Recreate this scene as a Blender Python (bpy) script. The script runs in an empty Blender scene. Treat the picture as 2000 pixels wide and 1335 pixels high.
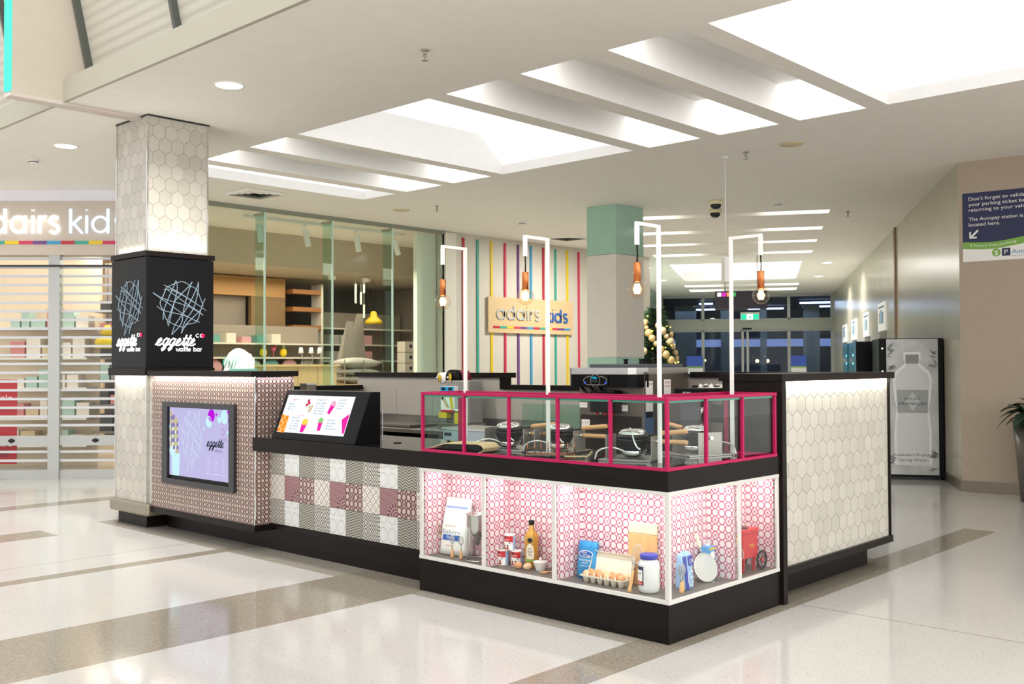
import bpy, bmesh, math, random
from mathutils import Vector, Matrix
from mathutils.geometry import tessellate_polygon
random.seed(7)
scene = bpy.context.scene
COL = scene.collection
PI = math.pi

# ------------------------------------------------------------ camera, world, exposure
F_PX, YAW, PITCH, ROLL = 1972.26, 0.751467, 0.022212, -0.003918
cd = bpy.data.cameras.new('camera'); cam = bpy.data.objects.new('camera', cd); COL.objects.link(cam)
cd.sensor_fit = 'HORIZONTAL'; cd.sensor_width = 36.0; cd.lens = 36.0*F_PX/2000.0
cd.clip_start = 0.05; cd.clip_end = 200
_f = Vector((-math.sin(YAW), math.cos(YAW), 0)); _r = Vector((math.cos(YAW), math.sin(YAW), 0)); _u = Vector((0, 0, 1))
_f2 = _f*math.cos(PITCH)+_u*math.sin(PITCH); _u2 = -_f*math.sin(PITCH)+_u*math.cos(PITCH)
_r3 = _r*math.cos(ROLL)+_u2*math.sin(ROLL); _u3 = -_r*math.sin(ROLL)+_u2*math.cos(ROLL)
cam.matrix_world = Matrix.Translation((3.1312, -4.5840, 1.52)) @ Matrix((_r3, _u3, -_f2)).transposed().to_4x4()
cd.dof.use_dof = True; cd.dof.focus_distance = 6.6; cd.dof.aperture_fstop = 6.3
scene.camera = cam
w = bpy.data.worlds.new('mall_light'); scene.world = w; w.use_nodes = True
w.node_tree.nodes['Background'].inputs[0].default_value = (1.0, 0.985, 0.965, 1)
# unseen rest of the mall; gradient added to light the right-facing (+x) sides more
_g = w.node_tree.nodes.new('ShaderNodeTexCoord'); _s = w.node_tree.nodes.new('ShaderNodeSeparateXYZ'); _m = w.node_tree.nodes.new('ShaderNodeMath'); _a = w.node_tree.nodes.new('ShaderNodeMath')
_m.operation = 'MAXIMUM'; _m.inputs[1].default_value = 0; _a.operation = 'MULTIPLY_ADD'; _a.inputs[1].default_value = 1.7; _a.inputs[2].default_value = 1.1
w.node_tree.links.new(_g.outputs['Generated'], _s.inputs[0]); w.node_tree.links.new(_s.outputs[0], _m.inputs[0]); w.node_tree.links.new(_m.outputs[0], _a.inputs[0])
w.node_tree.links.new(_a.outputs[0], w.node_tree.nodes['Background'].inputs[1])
vs = scene.view_settings
vs.view_transform = 'Standard'; vs.look = 'None'; vs.gamma = 1; vs.exposure = 0.22; vs.use_curve_mapping = False
scene.cycles.max_bounces = 8; scene.cycles.diffuse_bounces = 4; scene.cycles.glossy_bounces = 4
scene.cycles.transmission_bounces = 6; scene.cycles.transparent_max_bounces = 16
scene.cycles.use_denoising = True; scene.cycles.sample_clamp_indirect = 6
scene.cycles.caustics_reflective = False; scene.cycles.caustics_refractive = False

def area(name, loc, sx, sy, power, col=(1, .95, .88), rot=(0, 0, 0), spread=PI):
    l = bpy.data.lights.new(name, 'AREA'); l.shape = 'RECTANGLE'; l.size = sx; l.size_y = sy; l.energy = power; l.color = col
    l.spread = spread
    o = bpy.data.objects.new(name, l); COL.objects.link(o); o.location = loc; o.rotation_euler = rot; return o
def point(name, loc, power, col=(1, .8, .6), r=.03, parent=None):
    l = bpy.data.lights.new(name, 'POINT'); l.energy = power; l.color = col; l.shadow_soft_size = r
    o = bpy.data.objects.new(name, l); COL.objects.link(o); o.location = loc
    if parent: adopt(o, parent)
    return o
# fill lamps without fixtures, added out of frame to brighten the near floor
for _x in (2.4, 5.2): area('unseen_fill_light', (_x, -.1, 3.88), .25, .25, 38, (1, .97, .92), spread=2.6)
area('atrium_roof_light', (-1.0, -5.0, 6.8), 12, 6, 20, (1, .97, .93))  # unseen area lamp emulating the roof light of the open atrium above the camera

# ------------------------------------------------------------ helpers
def lin(c):
    c = c/255.0
    return c/12.92 if c <= .04045 else ((c+.055)/1.055)**2.4
def rgb(h):
    if isinstance(h, str): return tuple(lin(int(h[i:i+2], 16)) for i in (0, 2, 4))
    return h
def adopt(o, parent):
    o.parent = parent; o.matrix_parent_inverse = Matrix.Translation(parent.location).inverted() if parent.type == 'EMPTY' else Matrix()
    if parent.type != 'EMPTY' and parent.parent: pass
def tag(o, label=None, cat=None, group=None, kind=None):
    if label: o['label'] = label
    if cat: o['category'] = cat
    if group: o['group'] = group
    if kind: o['kind'] = kind
    return o
def thing(name, label, cat, loc=(0, 0, 0), group=None):
    o = bpy.data.objects.new(name, None); COL.objects.link(o); o.location = loc; o.empty_display_size = .1
    return tag(o, label, cat, group)
def copytree(o, parent=None):
    c = o.copy(); COL.objects.link(c)
    if parent: c.parent = parent
    for ch in list(o.children): copytree(ch, c)
    return c
def dup(root, M, label=None, group=None):
    c = copytree(root); c.matrix_world = M
    if label: c['label'] = label
    if group: c['group'] = group
    return c

class MB:
    def __init__(s, M=None): s.v = []; s.f = []; s.mi = []; s.sm = []; s.M = M or Matrix()
    def add(s, vs_, fs, m=0, smooth=False):
        b = len(s.v); s.v += [s.M @ Vector(p) for p in vs_]
        for f in fs: s.f.append([b+i for i in f]); s.mi.append(m); s.sm.append(smooth)
        return s
    def box(s, x0, y0, z0, x1, y1, z1, m=0):
        x0, x1 = sorted((x0, x1)); y0, y1 = sorted((y0, y1)); z0, z1 = sorted((z0, z1))
        return s.add([(x0, y0, z0), (x1, y0, z0), (x1, y1, z0), (x0, y1, z0), (x0, y0, z1), (x1, y0, z1), (x1, y1, z1), (x0, y1, z1)],
                     [(0, 3, 2, 1), (4, 5, 6, 7), (0, 1, 5, 4), (1, 2, 6, 5), (2, 3, 7, 6), (3, 0, 4, 7)], m)
    def quad(s, a, b, c, d, m=0): return s.add([a, b, c, d], [(0, 1, 2, 3)], m)
    def prism(s, poly, O, U, V, D, m=0, smooth=False):
        """polygon in the (U,V) plane at O, extruded along D"""
        O, U, V, D = map(Vector, (O, U, V, D)); n = len(poly)
        a = [O+U*p[0]+V*p[1] for p in poly]; b = [p+D for p in a]
        tris = tessellate_polygon([[Vector((p[0], p[1], 0)) for p in poly]])
        fs = [tuple(t) for t in tris]+[tuple(i+n for i in reversed(t)) for t in tris]
        s.add(a+b, fs, m)
        return s.add(a+b, [(i, (i+1) % n, (i+1) % n+n, i+n) for i in range(n)], m, smooth)
    def tube(s, pts, r, n=8, m=0, closed=False, cap=True):
        pts = [Vector(p) for p in pts]; k = len(pts); rs = r if isinstance(r, (list, tuple)) else [r]*k
        ts = []
        for i in range(k):
            a = pts[i-1] if (i > 0 or closed) else pts[i]; b = pts[(i+1) % k] if (i < k-1 or closed) else pts[i]
            ts.append((b-a).normalized())
        up = Vector((0, 0, 1)) if abs(ts[0].z) < .9 else Vector((1, 0, 0))
        nx = ts[0].cross(up).normalized(); vs_ = []
        for i in range(k):
            nx = (nx-ts[i]*nx.dot(ts[i])).normalized(); ny = ts[i].cross(nx)
            vs_ += [pts[i]+(nx*math.cos(2*PI*j/n)+ny*math.sin(2*PI*j/n))*rs[i] for j in range(n)]
        fs = []
        for i in range(k if closed else k-1):
            for j in range(n):
                a = i*n+j; b = i*n+(j+1) % n; c = ((i+1) % k)*n+(j+1) % n; d = ((i+1) % k)*n+j
                fs.append((a, b, c, d))
        s.add(vs_, fs, m, True)
        if cap and not closed:
            s.add(vs_[:n], [tuple(range(n))[::-1]], m); s.add(vs_[-n:], [tuple(range(n))], m)
        return s
    def lathe(s, prof, c=(0, 0, 0), n=24, m=0, X=(1, 0, 0), Y=(0, 1, 0), Z=(0, 0, 1), sy=1.0, smooth=True):
        c, X, Y, Z = map(Vector, (c, X, Y, Z)); vs_ = []
        for r, z in prof:
            vs_ += [c+X*(r*math.cos(2*PI*j/n))+Y*(r*sy*math.sin(2*PI*j/n))+Z*z for j in range(n)]
        fs = [(i*n+j, i*n+(j+1) % n, (i+1)*n+(j+1) % n, (i+1)*n+j) for i in range(len(prof)-1) for j in range(n)]
        s.add(vs_, fs, m, smooth)
        if prof[0][0] > 1e-5: s.add(vs_[:n], [tuple(range(n))[::-1]], m)
        if prof[-1][0] > 1e-5: s.add(vs_[-n:], [tuple(range(n))], m)
        return s
    def ball(s, c, r, n=12, m=0, sz=1.0, X=1.0):
        k = max(6, n//2)
        return s.lathe([(r*math.sin(PI*i/k)*X, -r*sz*math.cos(PI*i/k)) for i in range(k+1)], c, n, m)
    def build(s, name, mats, parent=None, bevel=0, subsurf=0, label=None, weld=True):
        me = bpy.data.meshes.new(name); me.from_pydata([tuple(v) for v in s.v], [], s.f)
        if not isinstance(mats, (list, tuple)): mats = [mats]
        for mm in mats: me.materials.append(mm)
        me.polygons.foreach_set('material_index', s.mi); me.polygons.foreach_set('use_smooth', s.sm)
        bm = bmesh.new(); bm.from_mesh(me); bmesh.ops.remove_doubles(bm, verts=bm.verts, dist=1e-6) if weld else None
        bmesh.ops.recalc_face_normals(bm, faces=bm.faces); bm.to_mesh(me); bm.free()
        o = bpy.data.objects.new(name, me); COL.objects.link(o)
        if parent:
            if parent.type == 'EMPTY': adopt(o, parent)
            else:
                o.parent = parent
                # a part's own mesh is in world coordinates; its own parent inverse stays neutral
                o.matrix_parent_inverse = Matrix()
        if bevel:
            b = o.modifiers.new('bevel', 'BEVEL'); b.width = bevel; b.segments = 2; b.limit_method = 'ANGLE'; b.angle_limit = .6
        if subsurf:
            b = o.modifiers.new('sub', 'SUBSURF'); b.levels = subsurf; b.render_levels = subsurf
        if label: o['label'] = label
        return o
def struct(o): o['kind'] = 'structure'; return o
def one(mb, name, mats, label, cat, group=None, **k): return tag(mb.build(name, mats, **k), label, cat, group)

# ------------------------------------------------------------ node materials
MATS = {}
class E:
    """a float socket with arithmetic"""
    nt = None
    def __init__(s, v): s.v = v
    @staticmethod
    def op(o, *a, clamp=False):
        n = E.nt.nodes.new('ShaderNodeMath'); n.operation = o; n.use_clamp = clamp
        for i, x in enumerate(a):
            x = x.v if isinstance(x, E) else x
            if isinstance(x, (int, float)): n.inputs[i].default_value = x
            else: E.nt.links.new(x, n.inputs[i])
        return E(n.outputs[0])
    def __add__(s, o): return E.op('ADD', s, o)
    __radd__ = __add__
    def __sub__(s, o): return E.op('SUBTRACT', s, o)
    def __rsub__(s, o): return E.op('SUBTRACT', o, s)
    def __mul__(s, o): return E.op('MULTIPLY', s, o)
    __rmul__ = __mul__
    def __truediv__(s, o): return E.op('DIVIDE', s, o)
    def __lt__(s, o): return E.op('LESS_THAN', s, o)
    def __gt__(s, o): return E.op('GREATER_THAN', s, o)
def fr(a): return E.op('FRACT', a)
def ab(a): return E.op('ABSOLUTE', a)
def mn(a, b): return E.op('MINIMUM', a, b)
def mx(a, b): return E.op('MAXIMUM', a, b)
def sq(a): return E.op('SQRT', a)
def fl(a): return E.op('FLOOR', a)
def hyp(a, b): return sq(a*a+b*b)
def sel(c, a, b): return b+c*(a-b)
def near(a, b, wd): return E.op('SUBTRACT', 1.0, mn(ab(a-b)/wd, 1.0))

def new_mat(name, base=(.5, .5, .5), rough=.5, metal=0, emit=None, estr=1.0, spec=.5, alpha=1, trans=0, coat=0, ior=1.45):
    m = bpy.data.materials.new(name); m.use_nodes = True; nt = m.node_tree; b = nt.nodes['Principled BSDF']
    base = rgb(base)
    b.inputs['Base Color'].default_value = (*base, 1); b.inputs['Roughness'].default_value = rough
    b.inputs['Metallic'].default_value = metal; b.inputs['Specular IOR Level'].default_value = spec; b.inputs['IOR'].default_value = ior
    b.inputs['Coat Weight'].default_value = coat; b.inputs['Transmission Weight'].default_value = trans
    if emit is not None:
        b.inputs['Emission Color'].default_value = (*rgb(emit), 1); b.inputs['Emission Strength'].default_value = estr
    MATS[name] = m; E.nt = nt
    return m, nt, b
def simple(name, *a, **k):
    m, nt, b = new_mat(name, *a, **k); vary(nt, b, k.get('_v', .04)); return m
def noise(nt, scale, detail=3, vec=None, dim='3D'):
    n = nt.nodes.new('ShaderNodeTexNoise'); n.inputs['Scale'].default_value = scale; n.inputs['Detail'].default_value = detail
    if vec is None:
        g = nt.nodes.new('ShaderNodeTexCoord'); vec = g.outputs['Object']
    nt.links.new(vec, n.inputs['Vector']); return E(n.outputs['Fac'])
def mixc(nt, fac, a, b):
    n = nt.nodes.new('ShaderNodeMix'); n.data_type = 'RGBA'
    for sck, x in ((n.inputs[0], fac), (n.inputs[6], a), (n.inputs[7], b)):
        x = x.v if isinstance(x, E) else x
        if isinstance(x, str): x = rgb(x)
        if isinstance(x, (int, float)): sck.default_value = x
        elif isinstance(x, tuple): sck.default_value = (*x[:3], 1)
        else: nt.links.new(x, sck)
    return n.outputs[2]
def vary(nt, b, amt, scale=6):
    """slight unevenness so that no surface is a single flat value"""
    base = tuple(b.inputs['Base Color'].default_value[:3]); f = noise(nt, scale)
    lo = tuple(c*(1-amt) for c in base); hi = tuple(min(1, c*(1+amt)) for c in base)
    nt.links.new(mixc(nt, f, lo, hi), b.inputs['Base Color'])
def wpos(nt):
    g = nt.nodes.new('ShaderNodeNewGeometry'); s = nt.nodes.new('ShaderNodeSeparateXYZ'); nt.links.new(g.outputs['Position'], s.inputs[0])
    t = nt.nodes.new('ShaderNodeSeparateXYZ'); nt.links.new(g.outputs['True Normal'], t.inputs[0])
    return E(s.outputs[0]), E(s.outputs[1]), E(s.outputs[2]), E(t.outputs[0])
def wall_uv(nt):
    x, y, z, nx = wpos(nt); return sel(ab(nx) > .6, y, x), z
def bump(nt, b, h, dist=.002, strength=1.0):
    n = nt.nodes.new('ShaderNodeBump'); n.inputs['Distance'].default_value = dist; n.inputs['Strength'].default_value = strength
    nt.links.new(h.v, n.inputs['Height']); nt.links.new(n.outputs[0], b.inputs['Normal'])
def emissive(name, col, s):
    m = bpy.data.materials.new(name); m.use_nodes = True; nt = m.node_tree; nt.nodes.clear()
    e = nt.nodes.new('ShaderNodeEmission'); o = nt.nodes.new('ShaderNodeOutputMaterial')
    e.inputs[0].default_value = (*rgb(col), 1); e.inputs[1].default_value = s; nt.links.new(e.outputs[0], o.inputs[0]); MATS[name] = m; return m
def pane(name, tint=(.96, .98, .97), gloss=.06, edge=.5):
    m = bpy.data.materials.new(name); m.use_nodes = True; nt = m.node_tree; nt.nodes.clear()
    t = nt.nodes.new('ShaderNodeBsdfTransparent'); g = nt.nodes.new('ShaderNodeBsdfGlossy'); mxn = nt.nodes.new('ShaderNodeMixShader')
    lw = nt.nodes.new('ShaderNodeLayerWeight'); lw.inputs[0].default_value = .5; o = nt.nodes.new('ShaderNodeOutputMaterial'); E.nt = nt
    t.inputs[0].default_value = (*tint, 1); g.inputs['Roughness'].default_value = .01
    fc = E(lw.outputs[1]); f = fc*fc*fc*fc*edge+gloss*.15+.004
    nt.links.new(f.v, mxn.inputs[0]); nt.links.new(t.outputs[0], mxn.inputs[1]); nt.links.new(g.outputs[0], mxn.inputs[2]); nt.links.new(mxn.outputs[0], o.inputs[0])
    MATS[name] = m; return m

def rings(name, bg, line, p=.046, wd=.07, rough=.45):
    """printed lattice of touching circles with small four-petal knots"""
    m, nt, b = new_mat(name, bg, rough); u, v = wall_uv(nt)
    U = u/p; V = v/p
    def cell(a, o, k): return (fr((a+o)/k)-.5)*k
    d1 = ab(hyp(cell(U, 0, 1), cell(V, 0, 1))-.48) < wd
    a1, a2 = cell(U, .5, 2), cell(V, .5, 2)           # petals every second knot
    r1, r2 = (a1+a2)*.7071, (a1-a2)*.7071
    pet = ab(mn(hyp(ab(r1)-.22, r2*2.3), hyp(ab(r2)-.22, r1*2.3))-.19) < (wd*.8)
    d1 = d1*(hyp(a1, a2) > .45)
    dots = hyp(cell(U, .5, 1), cell(V, 0, 1)) < (wd*1.9)
    f = mx(mx(d1, pet), dots)
    nt.links.new(mixc(nt, f, rgb(bg), rgb(line)), b.inputs['Base Color']); return m
def hexes(name, c1, c2, grout, wdt=.128, pitch=.115, g=.0022, rough=.35):
    m, nt, b = new_mat(name, c1, rough); u, v = wall_uv(nt); sy = .8660254*wdt/pitch
    v2 = v*sy; H = 2*.8660254*wdt
    ax = (fr(u/wdt)-.5)*wdt; ay = (fr(v2/H)-.5)*H
    bx = (fr(u/wdt+.5)-.5)*wdt; by = (fr(v2/H+.5)-.5)*H
    near_a = hyp(ax, ay) < hyp(bx, by)
    x = sel(near_a, ax, bx); y = sel(near_a, ay, by)
    d = mx(ab(x), ab(x)*.5+ab(y)*.8660254)
    gr = d > (wdt*.5-g)
    cx, cy = u-x, v2-y
    wn = nt.nodes.new('ShaderNodeTexWhiteNoise'); wn.noise_dimensions = '2D'; cb = nt.nodes.new('ShaderNodeCombineXYZ')
    for i, q in enumerate((cx, cy)): nt.links.new(fl(q*200+.5).v, cb.inputs[i])
    nt.links.new(cb.outputs[0], wn.inputs['Vector'])
    mott = noise(nt, 26, 4)
    col = mixc(nt, E(wn.outputs['Value'])*.6+mott*.5, rgb(c1), rgb(c2))
    nt.links.new(mixc(nt, gr, col, rgb(grout)), b.inputs['Base Color'])
    bump(nt, b, 1.0-near(d, wdt*.5, .006), .0015, .6); return m
def woodm(name, c1, c2, scale=1.0, axis='z', rough=.45, planks=0):
    m, nt, b = new_mat(name, c1, rough); t = nt.nodes.new('ShaderNodeTexCoord'); mp = nt.nodes.new('ShaderNodeMapping')
    s = {'x': (1, 12, 12), 'y': (12, 1, 12), 'z': (12, 12, 1)}[axis]; mp.inputs['Scale'].default_value = [q*scale for q in s]
    nt.links.new(t.outputs['Object'], mp.inputs[0]); f = noise(nt, 2.2, 6, mp.outputs[0])
    nt.links.new(mixc(nt, f, rgb(c1), rgb(c2)), b.inputs['Base Color']); return m
def brushed(name, c, rough=.28, scale=(300, 3, 3)):
    m, nt, b = new_mat(name, c, rough, 1.0); t = nt.nodes.new('ShaderNodeTexCoord'); mp = nt.nodes.new('ShaderNodeMapping'); mp.inputs['Scale'].default_value = scale
    nt.links.new(t.outputs['Object'], mp.inputs[0]); f = noise(nt, 1.0, 2, mp.outputs[0])
    nt.links.new((f*.06+(rough-.03)).v, b.inputs['Roughness']); vary(nt, b, .05); return m

# text and stroke lettering ---------------------------------------------------
def text_mesh(s):
    cu = bpy.data.curves.new('lettering', 'FONT'); cu.body = s; cu.size = 1; cu.resolution_u = 3
    o = bpy.data.objects.new('lettering', cu); COL.objects.link(o)
    bpy.context.view_layer.update()
    me = bpy.data.meshes.new_from_object(o.evaluated_get(bpy.context.evaluated_depsgraph_get()))
    bpy.data.objects.remove(o); bpy.data.curves.remove(cu); return me
def write(s, O, U, V, h, mat, parent, wdt=None, dep=.001, name='lettering', align='l', mirror=False):
    """text s in the plane (U right, V up) at O; h = size, wdt = forced total width"""
    me = text_mesh(s); O, U, V = Vector(O), Vector(U).normalized(), Vector(V).normalized(); N = U.cross(V)
    xs = [v.co.x for v in me.vertices]
    if not xs: return None
    x0, x1 = min(xs), max(xs); kx = (wdt/(x1-x0)) if wdt else h
    off = {'l': 0, 'c': -(x1-x0)/2, 'r': -(x1-x0)}[align]
    mb = MB(); vs_ = [O+U*((v.co.x-x0+off)*kx*(-1 if mirror else 1))+V*(v.co.y*h)+N*dep for v in me.vertices]
    mb.add(vs_, [tuple(p.vertices) for p in me.polygons]); bpy.data.meshes.remove(me)
    return mb.build(name, mat, parent)
def arc(cx, cy, rx, ry, a0, a1, n=12): return [(cx+rx*math.cos(math.radians(a0+(a1-a0)*i/n)), cy+ry*math.sin(math.radians(a0+(a1-a0)*i/n))) for i in range(n+1)]
GEO = {  # geometric sans strokes, x-height 1
 'a': (1.25, [arc(.52, .5, .43, .43, 0, 360, 20), [(.95, 0), (.95, 1)]]),
 'd': (1.25, [arc(.52, .5, .43, .43, 0, 360, 20), [(.95, 0), (.95, 1.38)]]),
 'i': (.42, [[(.18, 0), (.18, 1)], [(.18, 1.29), (.18, 1.33)]]),
 'r': (.68, [[(.18, 0), (.18, 1)], [(.18, .55)]+arc(.52, .55, .34, .38, 180, 75, 6)]),
 's': (.82, [arc(.4, .74, .25, .2, 30, 180, 8)+arc(.4, .72, .25, .22, 180, 270, 4)[1:]+arc(.4, .26, .28, .22, 90, -150, 10)]),
 'k': (.9, [[(.18, 0), (.18, 1.38)], [(.78, .95), (.22, .45)], [(.36, .55), (.84, 0)]]),
 'w': (1.35, [[(.1, 1), (.4, 0), (.68, .8), (.96, 0), (1.26, 1)]]),
 'f': (.62, [[(.3, 0), (.3, 1.1)]+arc(.52, 1.15, .22, .3, 180, 80, 5), [(.08, .9), (.55, .9)]]),
 'l': (.4, [[(.18, 0), (.18, 1.38)]]),
 'e': (1.12, [[(.1, .52), (.92, .52)]+arc(.52, .5, .42, .43, 0, 320, 18)[1:]]),
 'b': (1.2, [[(.16, 0), (.16, 1.38)], arc(.58, .5, .42, .43, 0, 360, 20)]),
 'c': (1.05, [arc(.55, .5, .42, .43, 50, 310, 14)]),
 'o': (1.15, [arc(.55, .5, .42, .43, 0, 360, 20)]),
 ' ': (.8, [])}
SCR = {  # bold joined script
 'e': (.72, [[(-.1, .12), (.3, .42), (.5, .78), (.36, .98), (.14, .75), (.06, .35), (.2, .05), (.45, .06), (.72, .3)]]),
 'g': (.82, [[(.55, .85), (.32, .98), (.1, .7), (.05, .3), (.2, .05), (.42, .2), (.6, .6), (.64, .95)], [(.64, .95), (.55, .1), (.45, -.45), (.22, -.62), (.12, -.42), (.35, -.12), (.82, .25)]]),
 't': (.52, [[(-.05, .25), (.25, .75), (.34, 1.45), (.24, .5), (.24, .1), (.38, .02), (.58, .25)], [(.02, .95), (.55, 1.02)]])}
def strokes(word, table, O, U, V, xh, wid, mat, parent, dep=.004, wdt=None, shear=0, name='lettering', lift=.001):
    O, U, V = Vector(O), Vector(U).normalized(), Vector(V).normalized(); N = U.cross(V)
    total = sum(table[c][0] for c in word); k = (wdt/total) if wdt else xh
    mb = MB(); cx = 0
    for c in word:
        adv, ps = table[c]
        for pl in ps:
            q = [Vector(((cx+x)*k+shear*y*xh, y*xh)) for x, y in pl]
            if (q[0]-q[-1]).length < 1e-6: q = q[:-1]; closed = True
            else: closed = False
            n = len(q); L = []; R = []
            for i in range(n):
                a = q[i-1] if (i or closed) else q[i]; b = q[(i+1) % n] if (i < n-1 or closed) else q[i]
                t = (b-a); t = t.normalized() if t.length > 1e-9 else Vector((0, 1)); nn = Vector((-t.y, t.x))*wid/2
                L.append(q[i]+nn); R.append(q[i]-nn)
            P3 = lambda p, h: O+U*p.x+V*p.y+N*h
            for i in range(n if closed else n-1):
                j = (i+1) % n; a, b_, c_, d = L[i], L[j], R[j], R[i]
                mb.add([P3(a, lift), P3(b_, lift), P3(c_, lift), P3(d, lift), P3(a, lift+dep), P3(b_, lift+dep), P3(c_, lift+dep), P3(d, lift+dep)],
                       [(4, 5, 6, 7), (0, 1, 5, 4), (2, 3, 7, 6), (0, 3, 2, 1)]+([] if closed else ([(0, 4, 7, 3)] if i == 0 else []) + ([(1, 2, 6, 5)] if i == n-2 else [])))
        cx += adv
    return mb.build(name, mat, parent)
def disc(mb, O, U, V, cx, cy, rx, ry=None, dep=.001, n=20, m=0, lift=0):
    ry = rx if ry is None else ry; O, U, V = Vector(O), Vector(U), Vector(V); N = U.cross(V)
    return mb.prism([(cx+rx*math.cos(2*PI*i/n), cy+ry*math.sin(2*PI*i/n)) for i in range(n)], O+N*lift, U, V, N*dep, m)
def ringd(mb, O, U, V, cx, cy, r, wd, dep=.001, n=24, m=0, lift=0, a0=0, a1=360):
    O, U, V = Vector(O), Vector(U), Vector(V); N = U.cross(V); k = n
    pts = []
    for i in range(k+1):
        a = math.radians(a0+(a1-a0)*i/k); c_, s_ = math.cos(a), math.sin(a)
        pts += [O+U*(cx+(r-wd/2)*c_)+V*(cy+(r-wd/2)*s_)+N*(lift+dep), O+U*(cx+(r+wd/2)*c_)+V*(cy+(r+wd/2)*s_)+N*(lift+dep)]
    return mb.add(pts, [(2*i, 2*i+1, 2*i+3, 2*i+2) for i in range(k)], m)
def line2(mb, O, U, V, pts, wd, dep=.001, m=0, lift=0):
    """flat ribbon along a polyline in the plane"""
    O, U, V = Vector(O), Vector(U), Vector(V); N = U.cross(V)
    for (x0, y0), (x1, y1) in zip(pts[:-1], pts[1:]):
        t = Vector((x1-x0, y1-y0)); L = t.length
        if L < 1e-6: continue
        t /= L; nx, ny = -t.y*wd/2, t.x*wd/2; e = wd*.3
        q = [(x0-t.x*e+nx, y0-t.y*e+ny), (x1+t.x*e+nx, y1+t.y*e+ny), (x1+t.x*e-nx, y1+t.y*e-ny), (x0-t.x*e-nx, y0-t.y*e-ny)]
        mb.prism(q, O+N*lift, U, V, N*dep, m)
    return mb
UX, UY, UZ = (1, 0, 0), (0, 1, 0), (0, 0, 1)
# ------------------------------------------------------------ materials
M_ceil = simple('ceiling_paint', 'F3EEE6', .7)
M_white = simple('white_paint', 'F0EEE8', .5)
M_cofferw = simple('coffer_white', 'EEEDEA', .6)
M_wallb = simple('beige_wall', 'CFC8BA', .6)
M_taupe = simple('taupe_wall', 'AFA08E', .55)
M_lam = woodm('black_brown_laminate', '0F0C0B', '1D1714', 1.2, 'x', .38)
M_lamv = woodm('black_brown_laminate_upright', '110E0C', '201915', 1.2, 'z', .38)
M_blk = simple('black_satin', '101012', .35)
M_blkpl = simple('black_plastic', '0D0D0E', .4)
M_counter = simple('polished_black_counter', '17161A', .09)
M_pink = simple('pink_powder_coat', 'AC154E', .4, spec=.25)
M_frame = simple('satin_white_frame', 'CFCDC8', .45)
M_whmet = simple('white_powder_coat', 'EDEBE8', .4)
M_steel = brushed('brushed_steel', 'BDBCB9', .3, (30, 3, 3))
M_steelh = brushed('steel_panel', '7D746A', .38, (3, 3, 120)); M_steelh.node_tree.nodes['Principled BSDF'].inputs['Metallic'].default_value = .75
M_chrome = simple('polished_steel', 'D8D8D6', .1, 1.0)
M_dsteel = simple('dark_iron', '2A2A2C', .35, .6)
M_alu = simple('grey_aluminium', 'A9ABA8', .4, .3)
M_copper = simple('copper', 'C9794A', .28, 1.0)
M_wood = woodm('pale_wood', 'C99560', 'E0B484', 1.5, 'x', .5)
M_woodz = woodm('pale_wood_upright', 'D9A066', 'E8BD86', 1.5, 'z', .5)
M_ply = woodm('plywood', 'D8BE94', 'CBAE80', .8, 'y', .5)
M_plyg = woodm('greyed_plywood', 'C9BDB0', 'BCAFA2', .8, 'x', .5)
M_concr = simple('cement_laminate', 'A8A298', .5)
M_glass = pane('clear_glass', (.97, .985, .975), .03)
M_glassg = pane('greenish_glass', (.80, .93, .88), .08)
M_shopg = pane('shop_glass', (.90, .94, .91), .04, .45)
M_acryl = pane('clear_acrylic', (.96, .96, .98), .3)
M_gedge = simple('green_glass_edge', '3E8C78', .2)
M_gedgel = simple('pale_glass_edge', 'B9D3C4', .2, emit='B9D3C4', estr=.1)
M_green = simple('back_painted_green_glass', 'A3C6B4', .12)
M_mint = simple('back_painted_white_glass', 'DCD6CC', .14)
M_lite = emissive('downlight_glow', (1, .97, .92), 9)
M_cove = emissive('coffer_light', (1, .98, .955), 3.2)
M_cove2 = emissive('lightbox_light', (1, .985, .97), 1.2)
M_txtw = emissive('lit_white_lettering', (1, 1, 1), 1.9)
M_txtw2 = emissive('strong_white_lettering', (.93, .95, 1), 3.2)
M_hexp = hexes('hexagon_tiles', 'CAC6BB', 'B5B1A6', '8F8A7F', .12, .104)
M_hexc = hexes('hexagon_tiles_column', 'C6C1B6', 'ACA79C', '868075', .1275, .125, .002)
M_ringp = rings('pink_ring_wallpaper', 'E6DADA', 'B8285E', .046, .055)
M_ringb = rings('brown_ring_pattern', 'BDB0A2', '4E2529', .037, .10)
M_skirt = simple('pewter_band', '8E8577', .35, .5)
M_red = simple('red_enamel', 'C8202A', .35)
M_blue = simple('blue_paint', '2A5DB0', .45)
M_teal = simple('teal_paint', '3FA08C', .5)
M_yel = simple('yellow_paint', 'E2C220', .5)
M_purp = simple('purple_paint', '6A3F7E', .5)
M_rose = simple('rose_paint', 'C8355A', .5)
M_sky = simple('sky_paint', '3C93BE', .5)
M_crim = simple('crimson_paint', 'B52A3C', .5)
M_cream = simple('cream_card', 'E9DECB', .7)
M_egg = simple('brown_egg_shell', 'D99F70', .5)
M_eggl = simple('pale_egg_shell', 'E8BE96', .5)
M_paper = simple('white_paper', 'F3F1EC', .6)
M_navy = simple('navy_print', '2B3154', .5)
M_grass = simple('green_print', '7FB04E', .5)
M_screenbg = emissive('lavender_screen', 'BCB8E0', .95)

for q in (M_lam, M_lamv, M_blk, M_blkpl): q.node_tree.nodes['Principled BSDF'].inputs['Specular IOR Level'].default_value = .14

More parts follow.
